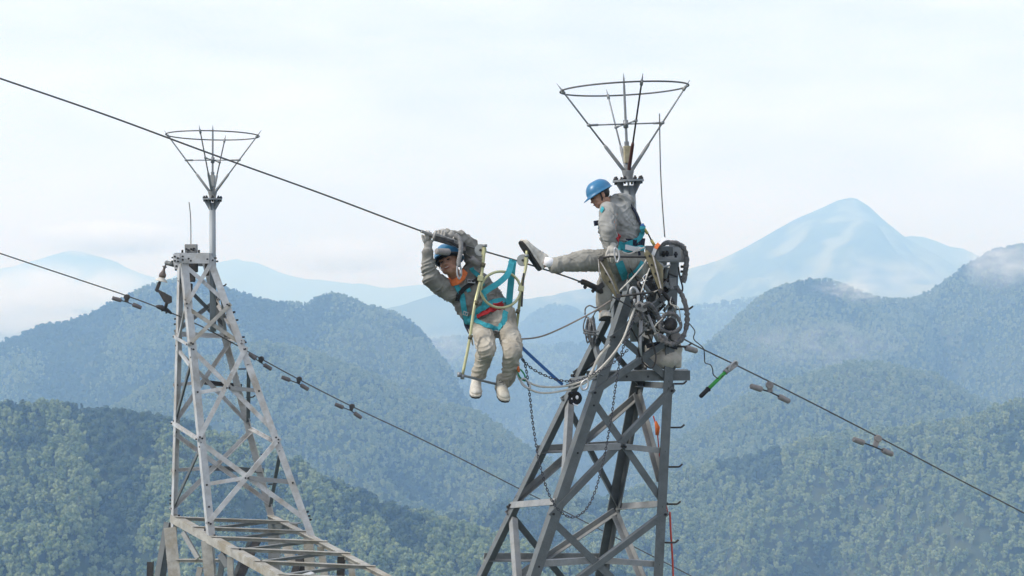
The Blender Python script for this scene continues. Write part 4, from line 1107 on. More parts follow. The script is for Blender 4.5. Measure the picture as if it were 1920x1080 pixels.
# trousers
m = MB()
caps(m, [(P(912, 602, 14.16), 0.14), (P(942, 596, 14.16), 0.135)]); caps(m, [(P(926, 600, 14.12), 0.14), (P(930, 606, 14.1), 0.13)])
caps(m, [(P(904, 610, 14.12), 0.106), (P(908, 632, 13.93), 0.096), (P(913, 655, 13.78), 0.088), (P(904, 682, 13.94), 0.073), (P(897, 705, 14.05), 0.067)])
caps(m, [(P(949, 610, 14.12), 0.106), (P(957, 636, 13.93), 0.096), (P(961, 660, 13.78), 0.089), (P(956, 690, 13.93), 0.076), (P(951, 714, 14.04), 0.071)])
tk1 = remeshed(m, 'trousers', 0.0075, 3, (0.018, 0.075), 8)
t1 = link('trousers', tk1, M_trouser, w1)
m = MB(); m.tube([P(878, 617, 13.98), P(885, 640, 13.94), P(887, 648, 13.95)], [0.004, 0.012, 0.004], 6); m.build('pocket_flap', M_trouser2, t1)
# collar and shirt
m = MB(); m.strap([P(838, 527, 13.99), P(846, 531, 13.95), P(856, 528, 13.93), P(866, 520, 13.94), P(872, 508, 14.0)], 0.065, 0.02, [(-.3, -1, 0), (-.1, -1, 0), (0, -1, 0), (.2, -1, 0), (.5, -1, 0)]); m.build('collar', M_orange, w1, 0.004)
bv1 = bvh_of([jk1, tk1])
strap_on(bv1, [(894, 592), (908, 584), (922, 577), (944, 572)], 0.085, 'shirt_hem', M_red, w1, 0.011, 0.006)
# harness
hs = strap_on(bv1, [(847, 527), (858, 541), (867, 558), (871, 580), (877, 606)], 0.052, 'harness', M_teal, w1)
for pix, w in (([(884, 503), (890, 511), (899, 522), (905, 536)], 0.04), ([(866, 545), (876, 540), (880, 548)], 0.04),
               ([(878, 606), (884, 596), (896, 582), (905, 576)], 0.05), ([(896, 586), (912, 573), (930, 565), (949, 564)], 0.05),
               ([(904, 551), (908, 560), (905, 580), (893, 592), (894, 602), (906, 609), (920, 613), (934, 618)], 0.045), ([(948, 584), (945, 600), (940, 611), (935, 618)], 0.05)):
    strap_on(bv1, pix, w, 'harness_strap', M_teal, hs, 0.014)
strap_on(bv1, [(856, 562), (860, 552), (870, 541), (884, 533), (898, 524)], 0.042, 'harness_strap', M_black, hs, 0.018)
strap_on(bv1, [(872, 596), (878, 612), (884, 624)], 0.06, 'harness_strap', M_navy, hs, 0.012)
for x, y, s in ((882, 532, 1), (933, 619, 0.8), (874, 586, 0.6)):
    p, nn = drape(bv1, [(x, y), (x + 1, y)], 0.028, 1)
    q = Vector((1, 0, 0.35)) if s == 1 else Vector((1, 0, -0.3)); n0 = nn[0]; q = (q - n0 * q.dot(n0)).normalized(); v = n0.cross(q)
    m = MB(); a, b = q * 0.034 * s, v * 0.026 * s
    m.tube([p[0] + a + b, p[0] - a + b, p[0] - a - b, p[0] + a - b], 0.006, 6, closed=True); m.tube([p[0] + b, p[0] - b], 0.005, 6); m.build('buckle', M_bright, hs)
# gloves: one hand open against the wire, the other gripping the clamp
glove(w1, P(802, 470, 13.780), P(803, 458, 13.780),
      [[P(800, 459, 13.770), P(795, 452, 13.750), P(792, 442, 13.750)], [P(801, 455, 13.770), P(799, 448, 13.750), P(798, 438, 13.750), P(800, 434, 13.780)],
       [P(803, 454, 13.770), P(803, 446, 13.750), P(803, 437, 13.750), P(804, 434, 13.790)], [P(805, 455, 13.780), P(807, 447, 13.770), P(808, 440, 13.770), P(808, 437, 13.800)],
       [P(806, 458, 13.780), P(810, 453, 13.760), P(813, 449, 13.750)]])
glove(w1, P(844, 441, 13.870), P(830, 437, 13.860),
      [[P(832, 440, 13.840), P(826, 446, 13.820), P(820, 447, 13.820)], [P(826, 435, 13.850), P(817, 434, 13.830), P(815, 440, 13.800), P(817, 446, 13.810)],
       [P(828, 434, 13.840), P(823, 433, 13.800), P(822, 440, 13.780), P(823, 446, 13.800)], [P(831, 434, 13.840), P(829, 434, 13.790), P(828, 441, 13.780), P(829, 447, 13.800)],
       [P(834, 436, 13.840), P(834, 436, 13.790), P(833, 442, 13.780), P(834, 447, 13.800)]])
# shoes
shoe(w1, P(893, 717, 14.17), P(892, 738, 13.93), Vector((0.05, -0.42, 0.9)), M_canvas, k=1.2, ankle=0.10)
shoe(w1, P(935, 724, 14.17), P(944, 745, 13.94), Vector((0.15, -0.45, 0.88)), M_canvas_dirty, k=1.2, ankle=0.10)

# ================================================================== worker sitting on the pylon
H2 = Frame(P(1124, 367, 14.40), (-0.86, -0.28, -0.42), (-0.40, 0.02, 0.92))
k2 = 1.0
m = MB(); head_shapes(m, H2, k2)
caps(m, [(H2(0, -0.02, -0.06), 0.055), (P(1148, 386, 14.45), 0.065)])
caps(m, [(P(1160, 398, 14.45), 0.11), (P(1170, 430, 14.45), 0.12), (P(1184, 485, 14.48), 0.12)])
caps(m, [(P(1148, 395, 14.32), 0.055), (P(1146, 432, 14.17), 0.045), (P(1148, 460, 14.2), 0.032), (P(1149, 470, 14.2), 0.03)])
caps(m, [(P(1150, 395, 14.58), 0.055), (P(1140, 432, 14.62), 0.045), (P(1150, 465, 14.62), 0.032)])
caps(m, [(P(1172, 494, 14.40), 0.085), (P(1090, 489, 14.22), 0.06), (P(1036, 494, 14.12), 0.038), (P(1022, 494, 14.10), 0.035)])
caps(m, [(P(1182, 498, 14.56), 0.085), (P(1140, 516, 14.44), 0.06), (P(1131, 575, 14.46), 0.04), (P(1132, 588, 14.42), 0.035)])
w2 = link('person', remeshed(m, 'person', 0.0075, 2), M_skin)
tag(w2, 'worker sitting on the dark pylon head with one leg stretched out to the trolley', 'person', 'line workers')
face_parts(w2, H2, k2)
helmet(w2, Frame(H2(0, -0.010, 0.008), H2.f - H2.u * 0.05, H2.u), 0.92)
m = MB()
caps(m, [(P(1158, 398, 14.45), 0.125), (P(1166, 425, 14.45), 0.14), (P(1172, 452, 14.46), 0.14), (P(1176, 464, 14.47), 0.13)])
caps(m, [(P(1145, 400, 14.40), 0.115), (P(1148, 440, 14.42), 0.115)]); caps(m, [(P(1178, 400, 14.5), 0.075), (P(1186, 430, 14.5), 0.085), (P(1190, 456, 14.5), 0.08)])
caps(m, [(P(1150, 378, 14.42), 0.068), (P(1168, 372, 14.48), 0.062), (P(1180, 380, 14.52), 0.055)])        # hood
caps(m, [(P(1164, 368, 14.40), 0.04), (P(1176, 377, 14.44), 0.045), (P(1172, 388, 14.40), 0.04)])
caps(m, [(P(1143, 396, 14.33), 0.094), (P(1139, 415, 14.24), 0.085), (P(1141, 434, 14.17), 0.077), (P(1147, 457, 14.2), 0.055)])
caps(m, [(P(1145, 396, 14.56), 0.085), (P(1136, 432, 14.6), 0.07), (P(1140, 462, 14.6), 0.055)])
caps(m, [(P(1140, 462, 14.40), 0.045), (P(1146, 470, 14.36), 0.04)])
jk2 = remeshed(m, 'jacket', 0.0075, 4, (0.017, 0.075), 13, (0.25, 0, 1))
j2 = link('jacket', jk2, M_jacket2, w2)
m = MB()
caps(m, [(P(1184, 478, 14.48), 0.125), (P(1188, 500, 14.5), 0.135)])
caps(m, [(P(1172, 490, 14.42), 0.125), (P(1130, 488, 14.30), 0.108), (P(1092, 489, 14.21), 0.100), (P(1060, 494, 14.16), 0.085), (P(1042, 498, 14.13), 0.078)])
caps(m, [(P(1180, 498, 14.56), 0.12), (P(1146, 510, 14.46), 0.10), (P(1136, 535, 14.44), 0.088), (P(1131, 572, 14.46), 0.072)])
tk2 = remeshed(m, 'trousers', 0.0075, 4, (0.012, 0.08), 18, (1, 0, 0.2))
t2 = link('trousers', tk2, M_trouser2, w2)
bv2 = bvh_of([jk2, tk2])
hs = strap_on(bv2, [(1166, 462), (1180, 463), (1194, 464), (1206, 462)], 0.16, 'harness', M_navy, w2, 0.008, 0.012, 14.4)
for pix, w, mt_, off in (([(1182, 386), (1192, 402), (1200, 424), (1204, 436)], 0.036, M_navy, 0.012), ([(1205, 424), (1202, 438), (1188, 452), (1166, 460)], 0.055, M_teal, 0.022),
                    ([(1161, 459), (1172, 462), (1190, 465), (1207, 468)], 0.055, M_teal, 0.026), ([(1160, 466), (1175, 470), (1188, 463)], 0.04, M_teal, 0.020),
                    ([(1160, 490), (1166, 505), (1172, 522)], 0.075, M_teal, 0.012), ([(1174, 518), (1186, 514), (1198, 502), (1203, 490)], 0.05, M_teal, 0.014)):
    strap_on(bv2, pix, w, 'harness_strap', mt_, hs, off, 0.006, 14.35)
strap_on(bv2, [(1172, 462), (1190, 465), (1197, 466)], 0.046, 'reflective_band', M_sock, hs, 0.031, 0.004, 14.35)
strap_on(bv2, [(1156, 452), (1158, 444), (1160, 440)], 0.05, 'cuff_tab', M_red, j2, 0.01, 0.006, 14.2)
strap_on(bv2, [(1128, 391), (1132, 396)], 0.05, 'sleeve_badge', M_teal, j2, 0.008, 0.004, 14.3)
m = MB(); m.bar(P(1114, 419, 14.36), P(1127, 417, 14.38), 0.05, 0.025, (0, -1, 0)); m.tube([P(1122, 420, 14.35), P(1123, 436, 14.35)], 0.004, 5); m.build('chest_pouch', M_navy, w2, 0.004)
glove(w2, P(1147, 459, 14.18), P(1147, 470, 14.16),
      [[P(1143, 466, 14.14), P(1138, 474, 14.12), P(1137, 483, 14.12)], [P(1143, 474, 14.14), P(1141, 482, 14.10), P(1142, 489, 14.12)],
       [P(1147, 475, 14.14), P(1146, 484, 14.09), P(1147, 491, 14.11)], [P(1151, 474, 14.14), P(1151, 484, 14.09), P(1152, 490, 14.12)],
       [P(1154, 472, 14.15), P(1156, 480, 14.11), P(1157, 486, 14.13)]], palm_r=0.046, material=M_glove_pale)
glove(w2, P(1140, 462, 14.6), P(1146, 474, 14.6), [[P(1146 + i * 2, 474, 14.58), P(1146 + i * 2, 484, 14.56), P(1147 + i * 2, 490, 14.58)] for i in range(5)])
# stretched-out foot: sock, shoe with its sole against the trolley
m = MB(); m.tube([P(1042, 496, 14.13), P(1028, 492, 14.10), P(1020, 490, 14.1)], [0.05, 0.047, 0.045], 14); m.build('sock', M_sock, w2)
shoe(w2, P(1014, 507, 14.10), P(984, 464, 14.07), Vector((0.68, 0.40, 0.60)), M_canvas, k=1.2, ankle=0.085)
shoe(w2, P(1128, 600, 14.54), P(1138, 594, 14.30), Vector((0.0, 0.3, 0.9)), M_canvas, ankle=0.10, lace=False)
# ------------------------------------------------------------------ the wire trolley the worker hangs in
M_trolley = mat('pale_olive_tube', (0.44, 0.43, 0.24), 0.4, 0.35, 0.12, 10, stain=(0.30, 0.28, 0.18), stain_amt=0.5, stain_scale=8)
M_nylon = mat('grey_nylon_wheel', (0.30, 0.31, 0.30), 0.5, 0.1, 0.15, 20)
tr = empty('wire_trolley', W(945, 480))
tag(tr, 'pale olive tubular trolley with a round hoop, rolling on the wire between the two workers', 'trolley')
TY = lambda px: wire_depth(px) - 0.03
def T(px, py, dy=0): return P(px, py, TY(px) + dy)
for pts in ([(909, 458), (906, 490), (902, 521), (890, 572), (880, 639), (867, 704)],):
    MB().tube(smooth_pts([T(x, y, -0.03 - 0.10 * (y > 550)) for x, y in pts], 4), 0.0145, 10).build('hanger_tube', M_trolley, tr)
MB().tube(smooth_pts([T(x, y, -0.03 + (0.14 if y > 580 else 0)) for x, y in ((988, 470), (986, 500), (978, 537), (970, 602), (962, 650), (950, 721))], 4), 0.0145, 10).build('hanger_tube', M_trolley, tr)
MB().tube([T(939 + 37 * math.cos(a), 543 + 34 * math.sin(a), -0.05) for a in [2 * math.pi * k / 48 for k in range(48)]], 0.0125, 10, closed=True).build('hoop', M_trolley, tr)
for x, y in ((901, 522), (977, 541)):
    m = MB(); m.box(T(x, y, -0.045), 0.055, 0.05, 0.055, (1, 0, -0.15), (0, 1, 0), (0.15, 0, 1)); m.build('hoop_bracket', M_trolley, tr, 0.006)
for x, y in ((893, 568), (882, 632), (971, 584), (906, 497)):
    m = MB(); p = T(x, y, -0.03 - (0.10 if (y > 550 and x < 950) else 0)); m.tube([p - Vector((0.006, 0, 0.02)), p + Vector((0.006, 0, 0.02))], 0.021, 10); m.build('tube_collar', M_brass, tr)
fb = [T(861, 702, -0.13), T(880, 707, -0.12), T(905, 714, 0.02), T(930, 720, 0.10), T(958, 722, 0.12)]
MB().tube(fb, 0.0115, 8).build('foot_bar', M_rod, tr)
for x, y, d in ((861, 702, -0.13), (867, 706, -0.13)):
    MB().tube([T(x, y - 4, d), T(x, y + 5, d)], 0.018, 8).build('foot_bar_knob', M_rod, tr)
for x, y in ((905, 472), (984, 491)):
    c = W(x - 4, y - 3); d = Vector((0, 1, 0))
    m = MB(); m.lathe(c - d * 0.028, d, [(0, 0.012), (0, 0.056), (0.010, 0.056), (0.022, 0.040), (0.034, 0.040), (0.046, 0.056), (0.056, 0.056), (0.056, 0.012)], 22); wh = m.build('wheel', M_nylon, tr)
    m = MB(); m.tube([c - d * 0.045, c + d * 0.04], 0.012, 8); m.build('axle', M_dark, wh)
    m = MB(); m.bar(T(x + 3, y - 10, -0.02), T(x + 1, y + 6, -0.02), 0.035, 0.012, (0, -1, 0)); m.build('wheel_plate', M_trolley, tr, 0.003)
    m = MB(); m.tube([T(x + 4, y - 14, -0.03), T(x + 4, y - 9, -0.03)], 0.022, 8); m.build('tube_cap', M_rod, tr)
m = MB(); m.bar(T(982, 512, -0.06), T(978, 575, -0.05), 0.018, 0.01, (0, -1, 0)); m.build('side_lever', M_dark, tr)

# teal slings from the harness to the wire
m = MB(); m.strap(smooth_pts([W(960, 488, -0.01), W(953, 512, -0.12), W(938, 528, -0.16), W(918, 541, -0.14), W(905, 550, -0.1)], 4), 0.055, 0.006, (0.2, -1, 0.1))
tag(m.build('sling', M_teal), 'teal webbing lanyard slanting from the wire to the hanging worker\'s chest', 'sling')
m = MB(); m.strap(smooth_pts([W(963, 488, -0.02), W(961, 500, -0.02), W(957, 540, 0.0), W(954, 572, 0.02)], 4), 0.062, 0.006, (0.1, -1, 0))
m.strap([W(955, 490, 0.01), W(959, 487.5, 0.014), W(964, 489, -0.02)], 0.06, 0.006, (0, 0.2, 1))
tag(m.build('sling', M_teal), 'teal webbing sling hanging straight down from the wire through the hoop', 'sling')

# come-along grip on the wire with its dangling strap
gr = empty('wire_grip', W(820, 443)); tag(gr, 'grey steel wire grip under the hanging worker\'s glove', 'wire grip')
M_tool = mat('worn_tool_steel', (0.22, 0.21, 0.20), 0.5, 0.3, 0.3, 25, stain=(0.42, 0.41, 0.38), stain_amt=0.6, stain_scale=20)
m = MB(); m.bar(W(789, 433, 0.0), W(815, 443, 0.0), 0.028, 0.04, (0, -1, 0)); m.bar(W(812, 441, -0.03), W(862, 459, -0.03), 0.06, 0.05, (0, -1, 0)); m.build('grip_jaw', M_tool, gr, 0.006)
m = MB(); m.bar(W(814, 446, -0.04), W(850, 456, -0.05), 0.055, 0.03, (0, -1, 0)); m.build('grip_lever', M_dark, gr, 0.006)
m = MB(); m.tube(ring_pts(W(857, 450, -0.05), (0, -1, 0), 0.035, 16), 0.011, 8, closed=True); m.build('grip_eye', M_tool, gr)
m = MB(); m.tube(smooth_pts([W(822, 450, -0.03), W(842, 452, -0.06), W(856, 461, -0.06), W(872, 470, -0.06)], 4), 0.013, 7); m.build('grip_link', M_dark, gr)
M_wool = mat('grey_sleeve_cloth', (0.20, 0.195, 0.19), 0.95, 0, 0.35, 60, stain=(0.36, 0.35, 0.34), stain_amt=0.6, stain_scale=40, bump=0.8, bump_scale=90)
m = MB(); m.tube(smooth_pts([W(853, 440, -0.10), W(863, 450, -0.13), W(864, 470, -0.15), W(860, 490, -0.17), W(860, 500, -0.18)], 4), [0.022] * 16 + [0.018], 8)
tag(m.build('lanyard', M_wool), 'frayed grey lanyard hanging in front of the worker\'s face side', 'lanyard')
m = MB(); m.tube(smooth_pts([W(858, 498, -0.18), W(857, 512, -0.18), W(861, 523, -0.18), W(865, 512, -0.18), W(863, 499, -0.18)], 4, True), 0.009, 8, closed=True)
m.tube([W(863, 506, -0.18), W(864, 518, -0.18)], 0.012, 8)
tag(m.build('carabiner', M_bright), 'steel carabiner at the hanging worker\'s orange collar', 'carabiner', 'steel carabiners')

# ------------------------------------------------------------------ rigging round the right pylon
def oval_ring(name, pts, r, material, label, cat='carabiner', group='steel carabiners'):
    m = MB(); m.tube(smooth_pts(pts, 5, True), r, 8, closed=True); o = m.build(name, material); tag(o, label, cat, group); return o
oval_ring('carabiner', [P(x, y, 14.02) for x, y in ((1153, 465), (1159, 471), (1161, 483), (1157, 492), (1154, 486), (1152, 476))], 0.009, M_bright, 'large pale carabiner in the sitting worker\'s glove')

br = empty('cable_bracket', P(1185, 520, 14.1)); tag(br, 'olive steel bracket of two pointed plates in front of the sitting worker', 'bracket')
def plate(pix, name, holes):
    m = MB(); m.poly([P(x, y, d) for x, y, d in pix], (0.2, -1, 0), 0.012); o = m.build(name, M_brass, br, 0.003)
    m = MB()
    for x, y, d in holes: m.tube([P(x, y, d - 0.016), P(x, y, d - 0.006)], 0.011, 8)
    tag(m.build('plate_holes', M_black, o), kind='stuff')  # black discs on the plate carry the dark of drilled holes
plate([(1122, 483, 14.08), (1135, 480, 14.08), (1163, 552, 14.02), (1155, 559, 14.02), (1128, 522, 14.06)], 'side_plate', [(1137, 513, 14.05), (1143, 528, 14.04), (1130, 488, 14.07)])
plate([(1207, 476, 14.12), (1213, 468, 14.12), (1243, 500, 14.08), (1243, 544, 14.02), (1235, 543, 14.02)], 'side_plate', [(1222, 497, 14.08), (1229, 513, 14.05), (1218, 480, 14.1)])
MB().tube([P(1124, 484, 14.06), P(1143, 481, 14.06), P(1210, 482, 14.10)], 0.010, 8).build('upper_rod', M_dark, br)
MB().tube([P(1158, 556, 14.0), P(1190, 552, 14.0), P(1240, 546, 14.0)], 0.011, 8).build('lower_rod', M_dark, br)
m = MB(); m.tube([P(1122, 486, 14.04), P(1124, 515, 14.02), P(1134, 535, 14.0)], 0.006, 6); m.tube([P(1126, 490, 14.04), P(1146, 525, 14.0), P(1158, 556, 13.99)], 0.007, 6); m.build('inner_rail', M_tool, br)
MB().tube([P(1224, 478, 14.08), P(1240, 541, 13.99), P(1226, 548, 13.98)], 0.008, 6).build('inner_rail', M_tool, br)
for x, y, d in ((1127, 485, 14.04), (1160, 555, 13.98), (1238, 545, 13.98)):
    MB().tube([P(x, y, d - 0.03), P(x, y, d + 0.03)], 0.024, 8).build('rod_nut', M_dark, br)
# suspension clamp where the wire reaches the pylon
sc = empty('suspension_clamp', W(1115, 538)); tag(sc, 'dark bolted clamp gripping the wire just left of the right pylon', 'wire clamp', 'dark wire clamps')
m = MB(); m.tube(smooth_pts([W(1084, 528), W(1094, 529), W(1108, 535), W(1124, 543), W(1140, 551)], 4), [0.012] * 3 + [0.028] * 8 + [0.036] * 4 + [0.02, 0.012], 10); m.build('clamp_body', M_dark, sc)
for x, y in ((1097, 533), (1112, 540)):
    m = MB(); m.tube([W(x, y - 6), W(x, y + 9)], 0.012, 6); m.tube([W(x, y + 3), W(x, y + 7)], 0.02, 6); m.build('clamp_bolt', M_dark, sc)
m = MB(); m.bar(W(1118, 543, -0.03), W(1138, 528, -0.03), 0.05, 0.03, (0, -1, 0)); m.build('clamp_ear', M_dark, sc, 0.006)
sc2 = empty('suspension_clamp', W2(310, 579)); tag(sc2, 'dark clamp gripping the thinner wire at the left pylon', 'wire clamp', 'dark wire clamps')
m = MB(); m.tube(smooth_pts([W2(292, 574), W2(300, 576), W2(312, 581), W2(322, 588)], 4), [0.012, 0.02, 0.026, 0.032, 0.034, 0.036, 0.036, 0.036, 0.032, 0.028, 0.022, 0.018, 0.014], 10); m.build('clamp_body', M_dark, sc2)
for x, y in ((304, 577), (312, 581)):
    m = MB(); m.tube([W2(x, y - 5), W2(x, y + 7)], 0.014, 6); m.build('clamp_bolt', M_dark, sc2)
# insulator and its hanger on the left pylon
ins = empty('insulator', P(304, 515, 20.5)); tag(ins, 'brown bell insulator with a white rim hanging at the left pylon\'s top corner', 'insulator')
iy = 20.5
m = MB(); m.tube([P(326, 496, 20.45), P(313, 493, 20.5)], [0.035, 0.032], 10); m.ball(P(313, 493, 20.5), 0.034); m.tube([P(313, 493, 20.5), P(308, 501, 20.5)], 0.012, 8); m.build('support_arm', M_grey, ins)
m = MB(); ax = P(301, 530, iy) - P(309, 498, iy)
m.lathe(P(309, 499, iy), ax, [(0, 0.03), (0.015, 0.032), (0.02, 0.018), (0.05, 0.017), (0.085, 0.03), (0.11, 0.047), (0.135, 0.05), (0.16, 0.045)], 16); m.build('insulator_cap', M_porc, ins)
m = MB(); m.lathe(P(303.5, 521, iy), ax, [(0, 0.045), (0.012, 0.055), (0.03, 0.075), (0.042, 0.088), (0.048, 0.086), (0.04, 0.03)], 20); m.build('insulator_rim', M_canvas, ins)
m = MB(); m.tube([P(302, 524, iy), P(298, 532, iy)], 0.02, 8); m.bar(P(299, 530, iy), P(293, 546, iy), 0.045, 0.03, (0, -1, 0)); m.bar(P(293, 545, iy), P(310, 551, iy), 0.03, 0.03, (0, -1, 0)); m.build('hanger_link', M_dark, ins, 0.005)
m = MB(); m.poly([P(x, y, iy - 0.02) for x, y in ((293, 541), (322, 556), (322, 567), (316, 570), (307, 566))], (0, 1, 0), 0.02); m.build('yoke_plate', M_dark, ins, 0.003)
m = MB(); m.tube([P(313, 567, iy), P(310, 578, iy + 0.1)], 0.024, 8); m.build('lower_link', M_dark, ins)

# pulley block with hook
pb = empty('pulley_block', P(1197, 575, 14.12)); tag(pb, 'grey pulley block with a pale hook hanging under the bracket', 'pulley')
m = MB(); m.tube(smooth_pts([P(1184, 560, 14.08), P(1182, 546, 14.08), P(1187, 539, 14.08), P(1195, 546, 14.08), P(1197, 560, 14.08), P(1196, 570, 14.08)], 5), 0.014, 8); m.tube([P(1189, 560, 14.08), P(1190, 572, 14.08)], 0.012, 8); m.build('hook', M_bright, pb)
m = MB(); m.poly([P(x, y, 14.06) for x, y in ((1190, 571), (1198, 564), (1210, 571), (1214, 582), (1206, 586), (1193, 580))], (0, 1, 0), 0.05); m.build('cheek_plate', M_tool, pb, 0.005)
for x, y in ((1199, 573), (1209, 575)):
    MB().tube([P(x, y, 14.04), P(x, y, 14.13)], 0.018, 10).build('sheave_pin', M_dark, pb)

# ropes
M_rope = mat('white_rope', (0.55, 0.52, 0.46), 0.9, 0, 0.15, 60, stain=(0.36, 0.32, 0.26), stain_amt=0.5, stain_scale=30, bump=0.6, bump_scale=160)
M_rope_b = mat('brown_rope', (0.22, 0.19, 0.165), 0.9, 0, 0.2, 60, bump=0.6, bump_scale=160)
M_red_rope = mat('red_rope', (0.42, 0.06, 0.035), 0.85, 0, 0.2, 60)
def rope(pts, r, material, label, group='ropes hanging round the pylon', name='rope', seg=7, k=6):
    m = MB(); m.tube(smooth_pts(pts, k), r * 0.82, seg); o = m.build(name, material); tag(o, label, 'rope' if 'rope' in name else name, group); return o
rope([P(1190, 578, 14.08), P(1180, 605, 14.05), P(1168, 636, 14.03), P(1148, 666, 14.03), P(1120, 696, 14.05), P(1090, 716, 14.05), P(1050, 725, 14.0), P(1010, 724, 13.95), P(983, 712, 13.9)], 0.0125, M_rope, 'thick white rope curving from the pulley down to the hanging worker\'s leg')
rope([P(1158, 655, 14.1), P(1130, 690, 14.08), P(1100, 716, 14.06), P(1066, 730, 14.02), P(1020, 737, 13.97), P(990, 728, 13.92), P(972, 708, 13.9), P(971, 690, 13.9)], 0.0115, M_rope, 'white rope sagging lowest between the hanging worker and the pylon')
rope([P(1143, 647, 14.18), P(1124, 668, 14.2), P(1112, 692, 14.2), P(1102, 712, 14.1)], 0.017, M_rope, 'short doubled white rope tail beside the right pylon leg')
rope([P(975, 636, 14.1), P(1010, 632, 14.12), P(1045, 619, 14.12), P(1095, 594, 14.1), P(1120, 580, 14.05), P(1146, 563, 14.02)], 0.0095, M_rope_b, 'thin brown rope rising from the hanging worker\'s hip to the bracket')
rope([P(1157, 550, 14.02), P(1185, 522, 14.05), P(1206, 497, 14.12), P(1212, 487, 14.15)], 0.0095, M_rope, 'pale cord stretched across the olive bracket from corner to corner')
rope([P(1202, 549, 14.02), P(1210, 525, 14.04), P(1218, 503, 14.06)], 0.007, M_rope, 'short pale cord inside the olive bracket')
rope([P(1166, 472, 14.2), P(1180, 476, 14.22), P(1195, 469, 14.25), P(1208, 464, 14.3)], 0.010, M_rope, 'pale cord lying across the sitting worker\'s hip')
rope([P(1256, 960, 14.95), P(1258, 1000, 14.9), P(1261, 1050, 14.9), P(1264, 1120, 14.9)], 0.012, M_red_rope, 'red rope beside the right leg at the bottom edge')
rope([P(1225, 780, 15.1), P(1232, 808, 15.1), P(1236, 850, 15.1), P(1243, 915, 15.0), P(1252, 960, 14.97)], 0.008, M_red_rope, 'thin red rope behind the right leg, running down from its orange hook')
m = MB(); m.tube([P(1229, 790, 15.06), P(1233, 802, 15.06), P(1232, 816, 15.06)], [0.012, 0.026, 0.018], 8); tag(m.build('hook', M_orange), 'small orange hook on the pale brace of the right pylon', 'hook')

# chains of interlocking links
M_chain = mat('dark_chain_steel', (0.055, 0.058, 0.068), 0.45, 0.5, 0.25, 40)
def chain(pts, label, pitch=0.027, r=0.0042):
    path = smooth_pts(pts, 14); m = MB()
    L = [0.0]
    for a, b in zip(path, path[1:]): L.append(L[-1] + (b - a).length)
    n = int(L[-1] / pitch); j = 0
    for i in range(n):
        s = (i + 0.5) * pitch
        while j < len(L) - 2 and L[j + 1] < s: j += 1
        t = (s - L[j]) / max(L[j + 1] - L[j], 1e-6); c = path[j].lerp(path[j + 1], t); d = (path[j + 1] - path[j]).normalized()
        side = d.cross(Vector((0, 1, 0))).normalized(); nrm = side if i % 2 else d.cross(side)
        v = nrm.cross(d) if i % 2 else side
        h = pitch * 0.68
        m.tube([c + d * h * math.cos(a) + v * 0.0095 * math.sin(a) for a in [2 * math.pi * q / 8 for q in range(8)]], r, 5, closed=True)
    o = m.build('chain', M_chain); tag(o, label, 'chain', 'dark steel chains', 'stuff'); return o
chain([P(976, 664, 13.92), P(986, 690, 13.93), P(993, 740, 13.95), P(1000, 800, 13.98), P(1012, 870, 14.0), P(1033, 935, 14.02), P(1060, 966, 14.04), P(1086, 966, 14.05), P(1110, 936, 14.06), P(1130, 870, 14.06), P(1145, 790, 14.05), P(1155, 720, 14.05), P(1166, 660, 14.06), P(1182, 615, 14.08), P(1192, 586, 14.1)],
      'long dark chain hanging in a deep loop in front of the right pylon')
chain([P(978, 672, 13.9), P(996, 690, 13.92), P(1022, 704, 13.95), P(1050, 713, 13.98), P(1080, 714, 14.0), P(1115, 700, 14.02), P(1150, 680, 14.03), P(1178, 655, 14.05)],
      'shorter dark chain running beside the white ropes to the hanging worker')
M_blue_strap = mat('blue_webbing', (0.03, 0.10, 0.26), 0.8, 0, 0.2, 40)
m = MB(); m.strap(smooth_pts([P(977, 650, 13.95), P(996, 668, 13.98), P(1020, 690, 14.05), P(1040, 708, 14.15), P(1055, 721, 14.25)], 4), 0.030, 0.006, (0.2, -1, 0.3))
tag(m.build('strap', M_blue_strap), 'narrow blue strap from the hanging worker\'s knee to the pylon', 'strap')
# green and orange connector at the worker's knee
M_green = mat('green_anodised', (0.02, 0.20, 0.09), 0.4, 0.3, 0.1, 20)
cn = empty('rope_connector', P(976, 700, 13.88)); tag(cn, 'small green connector with orange tape beside the hanging worker\'s trouser leg', 'connector')
m = MB(); m.tube(smooth_pts([P(970, 692, 13.88), P(974, 706, 13.88), P(984, 714, 13.88), P(984, 704, 13.88), P(977, 694, 13.88)], 4, True), 0.008, 7, closed=True); m.build('connector_ring', M_green, cn)
m = MB(); m.tube([P(967, 681, 13.88), P(971, 690, 13.88), P(973, 698, 13.88)], [0.016, 0.018, 0.012], 8); m.build('tape', M_orange, cn)
oval_ring('carabiner', [P(x, y, 13.87) for x, y in ((977, 712), (984, 710), (992, 718), (994, 727), (986, 726), (979, 720))], 0.009, M_bright, 'steel carabiner joining the white ropes below the hanging worker\'s knee')
oval_ring('carabiner', [P(x, y, 13.98) for x, y in ((1090, 720), (1098, 712), (1103, 716), (1100, 728), (1092, 730))], 0.010, M_bright, 'steel carabiner on the white ropes beside the black descender')
